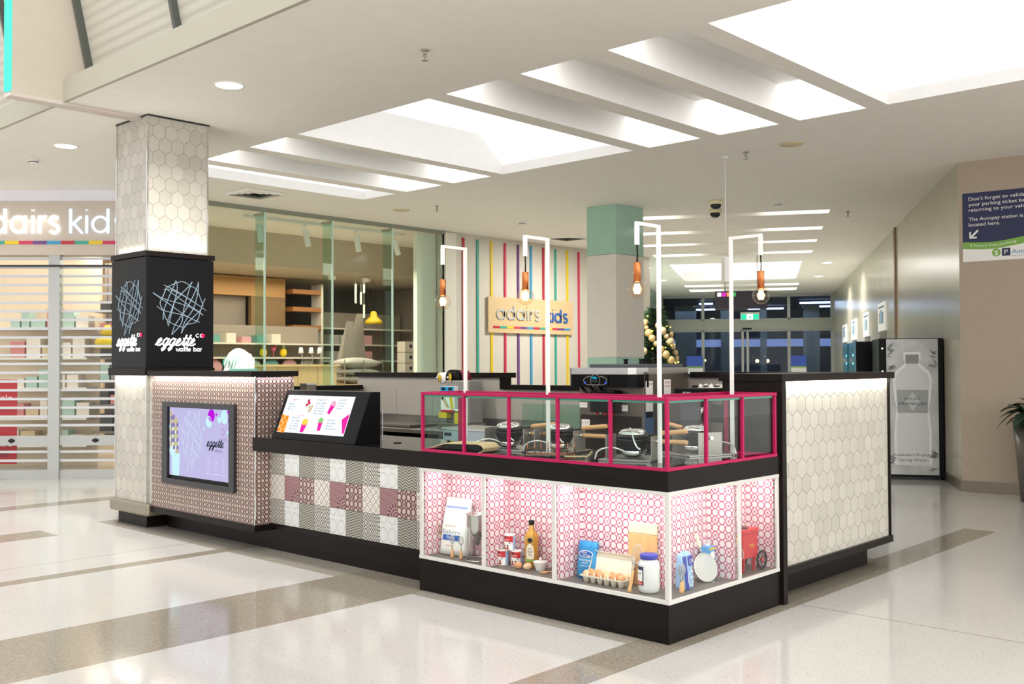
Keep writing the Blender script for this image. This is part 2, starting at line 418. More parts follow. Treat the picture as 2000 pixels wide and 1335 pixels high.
def terrazzo():
    m, nt, b = new_mat('terrazzo_floor', 'E6E2DA', .12); x, y, z, nx = wpos(nt)
    def rect(x0, x1, y0, y1): return (x > x0)*(x < x1)*(y > y0)*(y < y1)
    bands = [(-2.80, -1.965, -9, .5), (-4.39, -4.235, -9, .6), (-6.49, -6.07, -9, -.71), (-8.37, -8.06, -9, 4), (-.195, .085, -9, 5.04), (-11.5, -11.1, -9, 9), (2.4, 2.7, -9, 3.2)]
    f = None
    for q in bands: r = rect(*q); f = r if f is None else mx(f, r)
    k = rect(-6.6, .085, -.12, 3.1); f = mx(f, k*.8)  # darker floor round the kiosk, mostly its shadow put into the colour
    j = None
    for q in (-9.6, -4.825, 4.7): t = ab(x-q) < .004; j = t if j is None else mx(j, t)
    for q in (1.332, 7.49): j = mx(j, (ab(y-q) < .004)*((x > .0) if q < 2 else (x > -12)))
    tc = nt.nodes.new('ShaderNodeTexCoord').outputs['Object']
    vo = nt.nodes.new('ShaderNodeTexVoronoi'); vo.inputs['Scale'].default_value = 140; nt.links.new(tc, vo.inputs['Vector'])
    s = nt.nodes.new('ShaderNodeSeparateXYZ'); nt.links.new(vo.outputs['Color'], s.inputs[0]); chip = E(s.outputs[0])
    cl = noise(nt, 1.3, 2)
    base = mixc(nt, chip*.25+cl*.3, rgb('C4C2BE'), rgb('B2B0AB'))
    dark = mixc(nt, chip*.8, rgb('7F786C'), rgb('A39B8C'))
    dot = (chip > .965)*.5
    c = mixc(nt, f, base, dark); c = mixc(nt, dot, c, rgb('9A917F')); c = mixc(nt, j, c, rgb('7D7568'))
    nt.links.new(c, b.inputs['Base Color']); b.inputs['Specular IOR Level'].default_value = .36
    nt.links.new((noise(nt, 3, 2)*.06+.07).v, b.inputs['Roughness']); return m
M_floor = terrazzo()

# ------------------------------------------------------------ frames
def frame(ox, oy, ang): return Matrix.Translation((ox, oy, 0)) @ Matrix.Rotation(ang, 4, 'Z')
COR = frame(-1.16, 7.8, math.radians(29.0))          # x = across the corridor (0 at the right wall), y = along it
DIA = frame(-10.1, 1.72, math.radians(44.4))         # x = right along the shopfront (0 at its right end), y = into the shop
def P3(M, x, y, z): return tuple(M @ Vector((x, y, z)))
def D3(M, x, y, z): return tuple(M.to_3x3() @ Vector((x, y, z)))
CZ = 3.9

# ------------------------------------------------------------ floor and ceiling
mb = MB(); mb.quad((-30, -9, 0), (12, -9, 0), (12, 44, 0), (-30, 44, 0)); struct(mb.build('floor', M_floor))
COF = [(-8.32, -7.62, 'bar'), (-7.38, -6.66, 'slot'), (-6.44, -5.75, 'slot'), (-5.55, -3.54, 'big'), (-3.32, -2.66, 'slot'), (-2.43, -1.75, 'slot'), (-1.53, -.85, 'slot'), (-.65, 4.6, 'big')]
CY0, CY1 = 1.48, 4.55
holes = [[(x0, CY0), (x1, CY0), (x1, CY1), (x0, CY1)] for x0, x1, _ in COF]
CSL = [(3.42, 3.8), (5.4, 5.8), (7.3, 7.66), (9.24, 9.7), (18.1, 18.9), (20.0, 21.05)]
CT0, CT1 = -4.62, -1.25
def corr_rect(s0, s1, t0=CT0, t1=CT1): return [P3(COR, t0, s0, 0)[:2], P3(COR, t1, s0, 0)[:2], P3(COR, t1, s1, 0)[:2], P3(COR, t0, s1, 0)[:2]]
for s0, s1 in CSL+[(11.5, 16.5)]: holes.append(corr_rect(s0, s1, *((CT0, CT1) if s0 != 11.5 else (-4.46, -1.39))))
outer = [(-30, -.73), (12, -.73), (12, 30), (-30, 30)]
loops = [[Vector((*p, 0)) for p in outer]]+[[Vector((*p, 0)) for p in h] for h in holes]
flat = [p for l in loops for p in l]
mb = MB(); mb.add([(p.x, p.y, CZ) for p in flat], [tuple(t) for t in tessellate_polygon(loops)]); struct(mb.build('ceiling', M_ceil))

def coffer(x0, x1, y0, y1, kind, M, n, lipz=.115, top=.275, run=.42):
    """recess: white walls, a lip at each end and lit sloping panels behind the lips"""
    mb = MB(M); z = CZ
    h = top if kind != 'big' else .44
    if kind == 'bar': h = .12
    for xx in (x0, x1): mb.quad((xx, y0, z), (xx, y1, z), (xx, y1, z+h), (xx, y0, z+h))
    for yy in (y0, y1): mb.quad((x0, yy, z), (x1, yy, z), (x1, yy, z+lipz), (x0, yy, z+lipz))
    if kind == 'slot':
        mb.quad((x0, y0+run, z+h), (x1, y0+run, z+h), (x1, y1-run, z+h), (x0, y1-run, z+h))
    o = mb.build('trim_%d' % n, M_cofferw); struct(o)
    lm = MB(M)
    if kind == 'slot':
        t = thing('recessed_ceiling_light', '', 'ceiling light', ((x0+x1)/2, (y0+y1)/2, z))
        for yy, sg in ((y0, 1), (y1, -1)):
            MB(M).quad((x0, yy, z+lipz), (x1, yy, z+lipz), (x1, yy+sg*run, z+h), (x0, yy+sg*run, z+h)).build('lit_panel', M_cove, t)
        return t
    elif kind == 'bar':
        lm.quad((x0, y0, z+h), (x1, y0, z+h), (x1, y1, z+h), (x0, y1, z+h)); mt = M_cove2
    else:
        lm.quad((x0, y0+run, z+h), (x1, y0+run, z+h), (x1, y1-run, z+h), (x0, y1-run, z+h))
        for yy, sg in ((y0, 1), (y1, -1)):
            lm.quad((x0, yy, z+lipz), (x1, yy, z+lipz), (x1, yy+sg*run, z+h), (x0, yy+sg*run, z+h))
        mt = M_cove2
    return lm.build('recessed_ceiling_light', mt)
names = ['long bright recess nearest the shop glass', 'narrow recess second from the shop glass', 'narrow recess just left of the wide square one', 'wide square light recess in the middle of the ceiling',
         'narrow recess just right of the wide square one', 'middle one of three narrow recesses above the lamp poles', 'narrow recess beside the biggest light well', 'biggest light well at the upper right edge']
for i, (x0, x1, kd) in enumerate(COF):
    o = coffer(x0, x1, CY0, CY1, kd, Matrix(), i+1)
    tag(o, 'lit ceiling panels in the '+names[i], 'ceiling light', 'recessed ceiling lights over the kiosk')
for i, (s0, s1) in enumerate(CSL):
    mb = MB(COR); z = CZ
    mb.quad((CT0, s0, z), (CT0, s1, z), (CT0, s1, z+.06), (CT0, s0, z+.06)); mb.quad((CT1, s0, z), (CT1, s1, z), (CT1, s1, z+.06), (CT1, s0, z+.06))
    for s in (s0, s1): mb.quad((CT0, s, z), (CT1, s, z), (CT1, s, z+.16), (CT0, s, z+.16))
    mb.quad((CT0+1, s0, z+.16), (CT1-1, s0, z+.16), (CT1-1, s1, z+.16), (CT0+1, s1, z+.16)); struct(mb.build('trim_%d' % (i+10), M_ceil))
    t = thing('recessed_ceiling_light', ['first', 'second', 'third', 'fourth', 'fifth', 'sixth and farthest'][i]+' thin light slot across the corridor ceiling, counted from the green pillar', 'ceiling light', P3(COR, -2.9, (s0+s1)/2, z), 'corridor ceiling light slots')
    for a, b_ in ((CT0, CT0+1), (CT1, CT1-1)): MB(COR).quad((a, s0, z+.06), (a, s1, z+.06), (b_, s1, z+.16), (b_, s0, z+.16)).build('lit_panel', M_cove, t)
mb = MB(COR); t0, t1, s0, s1 = -4.46, -1.39, 11.5, 16.5
for a, b_ in (((t0, s0), (t0, s1)), ((t1, s0), (t1, s1)), ((t0, s0), (t1, s0)), ((t0, s1), (t1, s1))): mb.quad((*a, CZ), (*b_, CZ), (*b_, CZ+.35), (*a, CZ+.35))
for k in range(1, 4):
    s = s0+(s1-s0)*k/4; mb.box(t0, s-.06, CZ+.12, t1, s+.06, CZ+.34)
struct(mb.build('trim_20', M_cofferw))
one(MB(COR).quad((t0, s0, CZ+.34), (t1, s0, CZ+.34), (t1, s1, CZ+.34), (t0, s1, CZ+.34)), 'recessed_ceiling_light', M_cove2, 'large square light well with cross bars in the corridor ceiling', 'ceiling light')

# ------------------------------------------------------------ atrium edge, upper left
mb = MB(); mb.box(-30, -.735, CZ-.003, 12, -.70, CZ+.2); mb.box(-30, -.70, CZ+.17, 12, -.5, CZ+.2); struct(mb.build('trim_30', simple('fascia_paint', 'B0AC9C', .6)))
M_ribb, _nt, _b = new_mat('ribbed_blind', 'BEB9AC', .5)
_x, _y, _z, _n = wpos(_nt); bump(_nt, _b, E.op('SINE', _z*70)*.5+.5, .01, .8)
sl = (-.111, .528)                                   # lean of the rooflight: out and up
def roofpt(x, z): return (x, -.5+(z-4.31)*(-.111/.528)-.0, z)
mb = MB(); mb.quad(roofpt(-30, 4.07), roofpt(12, 4.07), roofpt(12, 7), roofpt(-30, 7)); struct(mb.build('window_1', M_ribb))
for i, x in enumerate((-9.12, -7.53, -5.94, -4.346, -2.75, -1.16)):
    a, b_ = Vector(roofpt(x, 4.1)), Vector(roofpt(x, 7)); n = Vector((0, -.978, -.2))
    mb = MB(); mb.add([a+Vector((-.02, 0, 0)), a+Vector((.02, 0, 0)), b_+Vector((.02, 0, 0)), b_+Vector((-.02, 0, 0)), a+n*.06+Vector((-.02, 0, 0)), a+n*.06+Vector((.02, 0, 0)), b_+n*.06+Vector((.02, 0, 0)), b_+n*.06+Vector((-.02, 0, 0))],
        [(0, 1, 2, 3), (4, 7, 6, 5), (0, 4, 5, 1), (1, 5, 6, 2), (2, 6, 7, 3), (3, 7, 4, 0)])
    struct(mb.build('trim_%d' % (31+i), simple('mullion_grey', '50544E', .4) if i == 0 else MATS['mullion_grey']))
mb = MB(); mb.box(-6.11, -1.17, CZ, -5.985, -.3, 7); struct(mb.build('wall_atrium', simple('atrium_wall_paint', 'BFB5A5', .6)))
mb = MB(); mb.box(-6.12, -1.19, CZ-.03, -5.98, .1, CZ-.001); struct(mb.build('trim_40', simple('satin_strip', 'D5C9C0', .25, .3)))
one(MB().box(-6.10, -1.2, CZ+.02, -6.0, -1.172, 7), 'light_strip', emissive('teal_led', '5DF2CE', 1.2), 'vertical teal glowing light strip at the top left edge', 'light strip')
mb = MB(); mb.box(-30, -.73, 4.05, -30.1, -9, 7); mb.box(-30, -9.0, 0, 12, -9.1, .02); struct(mb.build('wall_far_left', M_wallb))

# ------------------------------------------------------------ right wall with parking sign
a, b_ = Vector((-1.16, 7.8, 0)), Vector((3.5, 8.2, 0)); WA = a.copy(); dW = (b_-a).normalized(); nW = Vector((dW.y, -dW.x, 0))
mb = MB(); mb.quad(a, b_, b_+Vector((0, 0, CZ)), a+Vector((0, 0, CZ))); struct(mb.build('wall_right', M_taupe))
mb = MB(); q = [a+nW*.012-dW*.012, b_+nW*.012]
mb.quad(q[0], q[1], q[1]+Vector((0, 0, .13)), q[0]+Vector((0, 0, .13))); mb.quad(q[0]+Vector((0, 0, .13)), q[1]+Vector((0, 0, .13)), b_+Vector((0, 0, .13)), a+Vector((0, 0, .13)))
struct(mb.build('baseboard_right', brushed('skirting_steel', 'B0A79A', .35)))
# corridor walls
M_cw, nt, b = new_mat('corridor_panels', 'BDB8A6', .2); x, y, z, nx = wpos(nt)
f = noise(nt, 1.2, 3); nt.links.new(mixc(nt, f, rgb('BFB9A8'), rgb('AEA896')), b.inputs['Base Color'])
mb = MB(COR); mb.quad((0, 0, 0), (0, 22.7, 0), (0, 22.7, CZ), (0, 0, CZ)); struct(mb.build('wall_corridor_right', M_cw))
mb = MB(COR); mb.box(-.03, 5.87, 0, .0, 6.02, CZ); struct(mb.build('trim_41', simple('bronze_post', '8A6F55', .35, .3)))
mb = MB(COR); mb.box(-.014, 0, 0, 0, 5.85, .12); struct(mb.build('baseboard_corridor', MATS['skirting_steel']))
mb = MB(COR); mb.quad((-5.75, 8.05, 0), (-5.75, 22.7, 0), (-5.75, 22.7, CZ), (-5.75, 8.05, CZ)); struct(mb.build('wall_corridor_left', simple('corridor_green_glass', 'A9C3B4', .1)))

# entrance glazing at the corridor end
SE = 22.7
mb = MB(COR)
mb.box(-5.8, SE, 2.98, .02, SE+.12, 3.06); mb.box(-5.8, SE, 3.80, .02, SE+.1, 3.9)
for t in (-5.76, -4.33, -1.45, -.04): mb.box(t-.05, SE, 0, t+.05, SE+.1, 3.85)
for t in (-2.99, -2.82): mb.box(t-.04, SE, 0, t+.04, SE+.08, 2.7)
for t in (-4.33, -1.45): mb.box(t-.05, SE, .0, t+.05, SE+.1, .1)
mb.box(-5.8, SE, 2.62, .02, SE+.1, 2.68)
struct(mb.build('door_1', M_alu))
mb = MB(COR); mb.box(-5.8, SE-.06, 2.68, .02, SE+.16, 3.0); struct(mb.build('trim_42', simple('header_grey', 'A5A69C', .35)))
mb = MB(COR); mb.box(-5.8, SE+.05, 0, .02, SE+.055, 3.85); struct(mb.build('window_2', M_shopg))
one(MB(COR).box(-2.98, SE-.12, 2.69, -2.68, SE-.06, 2.74), 'door_sensor', M_blk, 'small dark motion sensor above the sliding entrance doors', 'sensor')
# the car park beyond
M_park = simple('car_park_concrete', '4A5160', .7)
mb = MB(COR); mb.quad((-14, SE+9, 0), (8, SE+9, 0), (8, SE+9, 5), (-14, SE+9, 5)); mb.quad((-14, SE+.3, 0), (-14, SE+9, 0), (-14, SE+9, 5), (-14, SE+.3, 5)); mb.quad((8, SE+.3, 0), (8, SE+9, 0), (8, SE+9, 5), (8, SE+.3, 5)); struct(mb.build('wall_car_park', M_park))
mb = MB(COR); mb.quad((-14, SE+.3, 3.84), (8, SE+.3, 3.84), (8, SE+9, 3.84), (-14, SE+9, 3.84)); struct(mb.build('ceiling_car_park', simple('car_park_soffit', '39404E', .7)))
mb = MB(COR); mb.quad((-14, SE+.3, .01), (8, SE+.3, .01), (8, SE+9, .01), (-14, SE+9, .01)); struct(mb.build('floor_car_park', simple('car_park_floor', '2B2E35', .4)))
for i, (t, s, lt) in enumerate(((-4.6, 25, .5), (-3.7, 27, 1.2), (-1.0, 25.4, 1.6), (-.8, 28, 2.0), (-2.9, 29, 1.4), (-5.2, 29, 1.0))):
    one(MB(COR).box(t, s, 3.7, t+lt, s+.12, 3.76), 'fluorescent_light', emissive('car_park_tube', 'B9C8FF', 3.2) if i == 0 else MATS['car_park_tube'],
        ['leftmost', 'second from left', 'nearest right-hand', 'far right-hand', 'far middle', 'far left'][i]+' bluish tube light on the car park ceiling beyond the doors', 'light', 'car park tube lights')
one(MB(COR).box(-6, 29, 2.2, .5, 29.1, 2.5), 'lit_canopy', emissive('car_park_canopy', '7F95D8', .7), 'pale blue lit band across the car park beyond the doors', 'sign')
for i, (t, z, r) in enumerate(((-4.95, 1.65, .06), (-4.6, 1.65, .05), (-2.55, 1.62, .07), (-2.15, 1.62, .07))):
    one(MB(COR).ball((t, 28.5, z), r, 10), 'car_lamp', emissive('warm_lamp', 'FFD9A0', 4) if i == 0 else MATS['warm_lamp'], ['leftmost', 'second from left', 'third from left', 'rightmost'][i]+' of four warm round lamps in the car park beyond the doors', 'lamp', 'warm lamps outside')
for i, (t, wd) in enumerate(((-5.3, .8), (-3.75, .35), (-2.3, .25), (-.5, .6))):
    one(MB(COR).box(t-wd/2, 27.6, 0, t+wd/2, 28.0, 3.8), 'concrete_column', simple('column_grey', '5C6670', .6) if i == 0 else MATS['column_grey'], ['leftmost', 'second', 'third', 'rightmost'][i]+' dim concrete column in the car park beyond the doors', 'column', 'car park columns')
area('car_park_light', P3(COR, -3, 27, 3.6), 8, 3, 110, (.6, .72, 1))

# ------------------------------------------------------------ glass shopfront (x = -10)
GX = -10.0; fins = [1.75, 2.88, 4.0, 5.26, 6.51, 7.69]
mb = MB(); mb.box(GX-.03, 1.75, CZ-.06, GX+.03, 7.72, CZ); mb.box(GX-.03, 1.75, 0, GX+.03, 7.72, .06); struct(mb.build('trim_50', simple('rail_grey_green', '8B8D7E', .4)))
for i in range(5):
    mb = MB(); mb.box(GX-.006, fins[i]+.004, .06, GX+.006, fins[i+1]-.004, CZ-.06); struct(mb.build('window_%d' % (i+3), M_shopg))
for i, y in enumerate(fins[1:-1]):
    t = thing('glass_fin', ['pale green glass fin of the shop window nearest the tiled column', 'first full glass fin right of the tiled column', 'third glass fin of the shop window', 'last glass fin before the white wall in the shop window'][i], 'glass fin', (GX, y, 0), 'glass fins of the shop window')
    MB().box(GX-.25, y-.006, .06, GX-.012, y+.006, CZ-.06).build('fin_pane', M_glassg, t)
    MB().box(GX-.012, y-.012, .06, GX+.012, y+.012, CZ-.06).build('polished_edge', M_gedgel, t)
    MB().box(GX-.27, y-.02, CZ-.1, GX-.02, y+.02, CZ-.065).build('clamp', M_steel, t)
# striped wall
mb = MB(); mb.box(GX-.2, 7.72, 0, GX-.01, 14, CZ); struct(mb.build('wall_back', simple('striped_wall_paint', 'CEC8BB', .55)))
mb = MB(); mb.box(GX-.06, 7.72, 0, GX+.03, 7.98, CZ-.02); struct(mb.build('trim_51', simple('wall_end_paint', 'E1DDD0', .5)))
sc_ = ['crim', 'teal', 'yel', 'rose', 'purp', 'sky', 'crim', 'teal', 'yel', 'rose']
cn = dict(crim='crimson_paint', teal='teal_paint', yel='yellow_paint', rose='rose_paint', purp='purple_paint', sky='sky_paint')
words_ = ['thin crimson stripe at the left end', 'teal stripe left of the timber name board', 'yellow stripe behind the left end of the timber name board', 'rose stripe second behind the timber name board', 'purple stripe behind the timber name board', 'sky blue stripe behind the timber name board', 'crimson stripe behind the middle of the timber name board', 'teal stripe behind the right half of the name board', 'yellow stripe behind the right end of the name board', 'rose stripe at the right end by the green pillar']
for i, c in enumerate(sc_):
    y = 8.183+.3665*i
    one(MB().box(GX-.01, y-.025, .0, GX+.012, y+.025, 3.82), 'coloured_strip', MATS[cn[c]], words_[i]+' of the wall', 'wall strip', 'coloured strips on the back wall')
t = thing('shop_sign', 'timber board with the shop name in raised letters on the striped wall', 'sign', (GX, 10, 2.45))
MB().box(GX+.02, 8.78, 2.112, GX+.05, 11.23, 2.785).build('board', M_ply, t, bevel=.004)
strokes('adairs', GEO, (GX+.051, 8.985, 2.37), UY, UZ, .19, .038, simple('grey_letter', 'B9BBB6', .4), t, .02, wdt=1.24)
strokes('kids', GEO, (GX+.051, 10.375, 2.35), UY, UZ, .19, .036, simple('blue_letter', '2E62A8', .4), t, .02, wdt=.69)
cc = ['crim', 'teal', 'yel', 'rose', 'purp', 'sky']
mb = MB(); y0 = 8.90
for i in range(12): mb.box(GX+.05, y0+i*.187, 2.20, GX+.056, y0+(i+1)*.187, 2.24, i % 6)
mb.build('colour_bar', [MATS[cn[c]] for c in cc], t)
# green and white pillar
t = thing('pillar', 'square pillar clad in pale green and white glass beside the striped wall', 'pillar', (-6.22, 7.75, 0))
for nm, z0, z1, mm in (('lower_panel', 0, 1.62, M_green), ('middle_panel', 1.62, 3.16, M_mint), ('upper_panel', 3.16, CZ, M_green)):
    MB().box(-6.5, 7.40, z0+.002, -5.95, 8.1, z1-.002).build(nm, mm, t, bevel=.003)
area('pillar_hidden_fill', (-8.05, 10.15, 3.85), .4, .4, 130, (1, .96, .9))  # unseen lamp added behind the pillar to brighten the striped wall
area('corridor_well_light', P3(COR, -2.9, 14, 4.2), 2.6, 4.2, 240, (1, .98, .94))
# ------------------------------------------------------------ left shop (diagonal front)
def B(*a): return MB(DIA).box(*a)
mb = B(-4, 0, 3.75, 0.1, .3, CZ); struct(mb.build('trim_60', simple('shop_bulkhead', 'E4E4EC', .5)))
mb = B(-4, -.02, 3.02, 0.13, .25, 3.75); struct(mb.build('wall_left', M_plyg))
t = thing('illuminated_shop_name', 'glowing white shop name letters above the left roller shutter', 'sign', P3(DIA, -.8, 0, 3.4))
xh = .24
Ux, Uz = D3(DIA, 1, 0, 0), UZ
strokes('adairs', GEO, P3(DIA, -1.934, -.03, 3.31), Ux, UZ, xh, .042, M_txtw, t, .015, wdt=1.217)
strokes('kids', GEO, P3(DIA, -.627, -.03, 3.31), Ux, UZ, xh, .030, emissive('bluish_lettering', (.72, .86, 1), 1.2), t, .03, wdt=.81)
cols = ['yel', 'rose', 'purp', 'sky', 'crim', 'teal']
mb = MB(DIA)
for i in range(16): mb.box(-2.215+(i-2)*.1867-.0, -.03, 3.165, -2.215+(i-1)*.1867, -.02, 3.21, (i) % 6)
tag(mb.build('colour_bar', [MATS[cn[c]] for c in cols]), 'bar of coloured blocks under the glowing shop name', 'colour bar')
def shutter(x0, x1, nm, lock):
    t = thing('roller_shutter', nm, 'roller shutter', P3(DIA, (x0+x1)/2, 0, 0), 'grilles of the closed shop')
    mb = MB(DIA); z = .25
    while z < 3.0:
        if not .42 < z < .62: mb.box(x0, .03, z-.016, x1, .05, z+.016)
        z += .1185
    mb.build('slat', MATS['slat_grey'] if 'slat_grey' in MATS else simple('slat_grey', 'BFC1C4', .35), t)
    B(x0, .036, .12, x1, .040, 3.02).build('clear_panel', M_glass, t)
    B(x0, .02, .0, x1, .06, .125).build('bottom_rail', M_alu, t)
    lk = B(x0, .015, .455, x1, .065, .585).build('lock_rail', M_alu, t)
    mb = MB(DIA); mb.lathe([(.0, 0), (.03, 0), (.03, .01), (0, .01)], (lock, .015, .52), 16, X=(1, 0, 0), Y=(0, 0, 1), Z=(0, -1, 0)); mb.box(lock-.045, .01, .505, lock+.045, .014, .535)
    mb.build('lock', M_dsteel, lk)
shutter(-4, -.89, 'left roller grille of the closed shop, red sale notices behind', -1.38)
shutter(-.74, 0.0, 'narrow right roller grille beside the tiled column', -.26)
one(B(-.89, -.01, 0, -.74, .1, 3.02), 'shutter_post', M_alu, 'wide grey aluminium post between the two roller grilles', 'post')
one(B(-4, -.035, 2.86, 0, -.025, 2.885), 'shutter_cable', M_dsteel, 'thin dark horizontal rail across the top of the roller grilles', 'rail')
# inside the left shop
mb = B(-4, 3.4, 0, 0, 3.5, CZ); struct(mb.build('wall_left_shop_back', simple('shop_warm_wall', 'E4C9A8', .6)))
struct(MB(DIA).quad((-4.4, .3, 3.7), (.0, .3, 3.7), (.0, 3.4, 3.7), (-4.4, 3.4, 3.7)).build('ceiling_left_shop', M_white))
area('left_shop_light', P3(DIA, -1.6, 1.6, 3.5), 3.5, 2.2, 40, (1, .92, .86))
M_tw = woodm('whitewashed_panel', 'E9D2B5', 'F1DEC6', .5, 'z', .6)
one(B(-4, 1.9, 0, -.93, 2.0, 3.3), 'display_wall', M_tw, 'pale timber display wall behind the left roller grille', 'display wall')
for i, (x, z) in enumerate(((-1.56, 1.08), (-1.56, .45))):
    t = thing('sale_sign', ['upper red sale notice behind the roller grille', 'lower red sale notice behind the roller grille'][i], 'sign', P3(DIA, x, .2, z-.25), 'red sale notices')
    B(x-.16, .2, z-.26, x+.16, .215, z+.26).build('board', simple('sale_red', 'C02532', .5) if i == 0 else MATS['sale_red'], t)
    write('sale', P3(DIA, x-.1, .199, z-.02), Ux, UZ, .1, M_paper, t, wdt=.2)
    write('now on', P3(DIA, x-.09, .199, z-.16), Ux, UZ, .1, M_navy, t, wdt=.15)
rnd = random.Random(3)
pal = [simple('box_'+k, v, .6) for k, v in (('rose', 'D98A88'), ('grey', '9A928C'), ('cream', 'EFE3D6'), ('mint', 'B5CFC2'), ('charcoal', '4C4A48'), ('sand', 'D9BE98'))]
k = 0
for row, z in enumerate((.35, .75, 1.2, 1.65, 2.1)):
    one(B(-4, 1.45, z-.03, -.95, 1.9, z), 'shelf', M_white, ['lowest', 'second lowest', 'middle', 'fourth', 'top'][row]+' white shelf behind the left roller grille', 'shelf', 'shelves behind the left roller grille')
    x = -2.1
    while x < -1.1:
        wd = rnd.uniform(.1, .22); hh = rnd.uniform(.12, .3)
        one(B(x, 1.5, z, x+wd, 1.75, z+hh), 'folded_linen', pal[rnd.choice((0, 2, 2, 3, 5))], 'folded linen bundle on the %s white shelf behind the left roller grille' % ['lowest', 'second lowest', 'middle', 'fourth', 'top'][row], 'linen', 'folded linen on the %s shelf behind the left grille' % ['lowest', 'second lowest', 'middle', 'fourth', 'top'][row])
        x += wd+.03
for row, z in enumerate((.55, .95, 1.3, 1.65, 2.0, 2.35)):
    one(B(-.85, 1.4, z-.03, .2, 1.85, z), 'shelf', simple('taupe_shelf', '8B8078', .5) if row == 0 else MATS['taupe_shelf'], ['lowest', 'second', 'third', 'fourth', 'fifth', 'top'][row]+' taupe shelf, counted upward behind the narrow roller grille', 'shelf', 'shelves behind the narrow roller grille')
    x = -.75
    while x < -.05:
        wd = rnd.uniform(.12, .25); hh = rnd.uniform(.12, .26)
        one(B(x, 1.45, z, x+wd, 1.75, z+hh), 'folded_blanket', pal[rnd.choice((1, 1, 4, 0, 3, 1))], 'folded blanket on the %s taupe shelf behind the narrow grille' % ['lowest', 'second', 'third', 'fourth', 'fifth', 'top'][row], 'blanket', 'folded blankets on the %s taupe shelf' % ['lowest', 'second', 'third', 'fourth', 'fifth', 'top'][row])
        x += wd+.03
one(B(-.85, 1.9, 0, .2, 2.0, 3.1), 'display_wall', simple('taupe_display', '8F8278', .6), 'taupe display wall behind the narrow roller grille', 'display wall')
one(B(-.45, .6, 0, .0, 1.1, .5), 'display_plinth', simple('peach_plinth', 'E8CBB0', .6), 'low peach display plinth behind the narrow roller grille', 'plinth')
t = thing('pendant_shade', 'yellow two-tier paper shade seen through the narrow roller grille', 'lamp', P3(DIA, -.55, 1.2, 1.9))
MB(DIA).lathe([(.03, .34), (.06, .3), (.1, .2), (.04, .19)], (-.55, 1.2, 1.78)).build('upper_shade', M_yel, t)
MB(DIA).lathe([(.05, .19), (.17, .12), (.17, 0), (.0, 0)], (-.55, 1.2, 1.78)).build('lower_shade', M_yel, t)
MB(DIA).tube([(-.55, 1.2, 2.1), (-.55, 1.2, 3.7)], .004).build('cord', M_blk, t)

# ------------------------------------------------------------ glass shop interior
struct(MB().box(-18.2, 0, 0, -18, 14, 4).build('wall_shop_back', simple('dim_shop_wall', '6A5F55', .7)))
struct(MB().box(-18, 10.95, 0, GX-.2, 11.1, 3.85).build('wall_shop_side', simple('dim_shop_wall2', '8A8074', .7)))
struct(MB().box(-10.34, 7.28, 0, -10.24, 8.2, CZ-.04).build('wall_shop_return', simple('pale_return_wall', 'F6F5E8', .6)))
mb = MB(); mb.box(-18, 1.9, 3.3, -12.4, 10.9, 3.36); mb.box(-12.4, 1.9, 3.3, -12.35, 10.9, CZ); struct(mb.build('ceiling_shop', simple('shop_soffit', 'BDB09C', .7)))
area('shop_window_light', (-11.4, 5, 3.2), 1.8, 5.5, 190, (1, .93, .8))
area('shop_inner_light', (-13.2, 6.8, 3.2), 1.5, 6, 110, (1, .85, .7))
one(MB().box(-10.83, 4.15, CZ-.045, -10.77, 7.45, CZ-.002), 'lighting_track', M_white, 'white lighting track on the shop ceiling behind the glass', 'track')
def spot():
    t = thing('track_spotlight', '', 'spotlight', (0, 0, 0), 'track spotlights behind the shop glass')
    MB().box(-.02, -.03, -.03, .02, .03, 0).build('mount', M_white, t)
    MB().tube([(0, -.055, -.22), (0, -.055, -.09), (0, 0, -.03), (0, .055, -.09), (0, .055, -.22)], .006, 6).build('bracket', M_white, t)
    MB().lathe([(.0, 0), (.045, 0), (.05, -.02), (.05, -.28), (.045, -.285), (.04, -.26), (0, -.25)], (0, 0, -.09), 20).build('lamp_body', M_white, t)
    return t
s0 = spot()
for i, (y, tilt) in enumerate(((4.42, .1), (5.28, .25), (6.36, .18), (7.2, .35))):
    o = s0 if i == 0 else copytree(s0)
    o.matrix_world = Matrix.Translation((-10.8, y, CZ-.045)) @ Matrix.Rotation(tilt, 4, 'X')
    o['label'] = ['leftmost', 'second from left', 'third from left', 'rightmost'][i]+' white cylindrical track spotlight behind the shop glass'
def shelf_unit(x, y0, y1, zs, mat, label):
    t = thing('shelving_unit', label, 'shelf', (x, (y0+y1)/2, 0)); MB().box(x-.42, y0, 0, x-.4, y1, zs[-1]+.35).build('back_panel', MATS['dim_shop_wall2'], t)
    for z in zs: MB().box(x-.4, y0, z-.03, x, y1, z).build('shelf', mat, t)
    return t
M_shw = simple('shop_shelf_white', 'C9C0B2', .6)
shelf_unit(-13.6, 3.8, 7.9, (.9, 1.3, 1.68, 1.95), M_shw, 'long low shelving with cushions seen left of the glass fins')
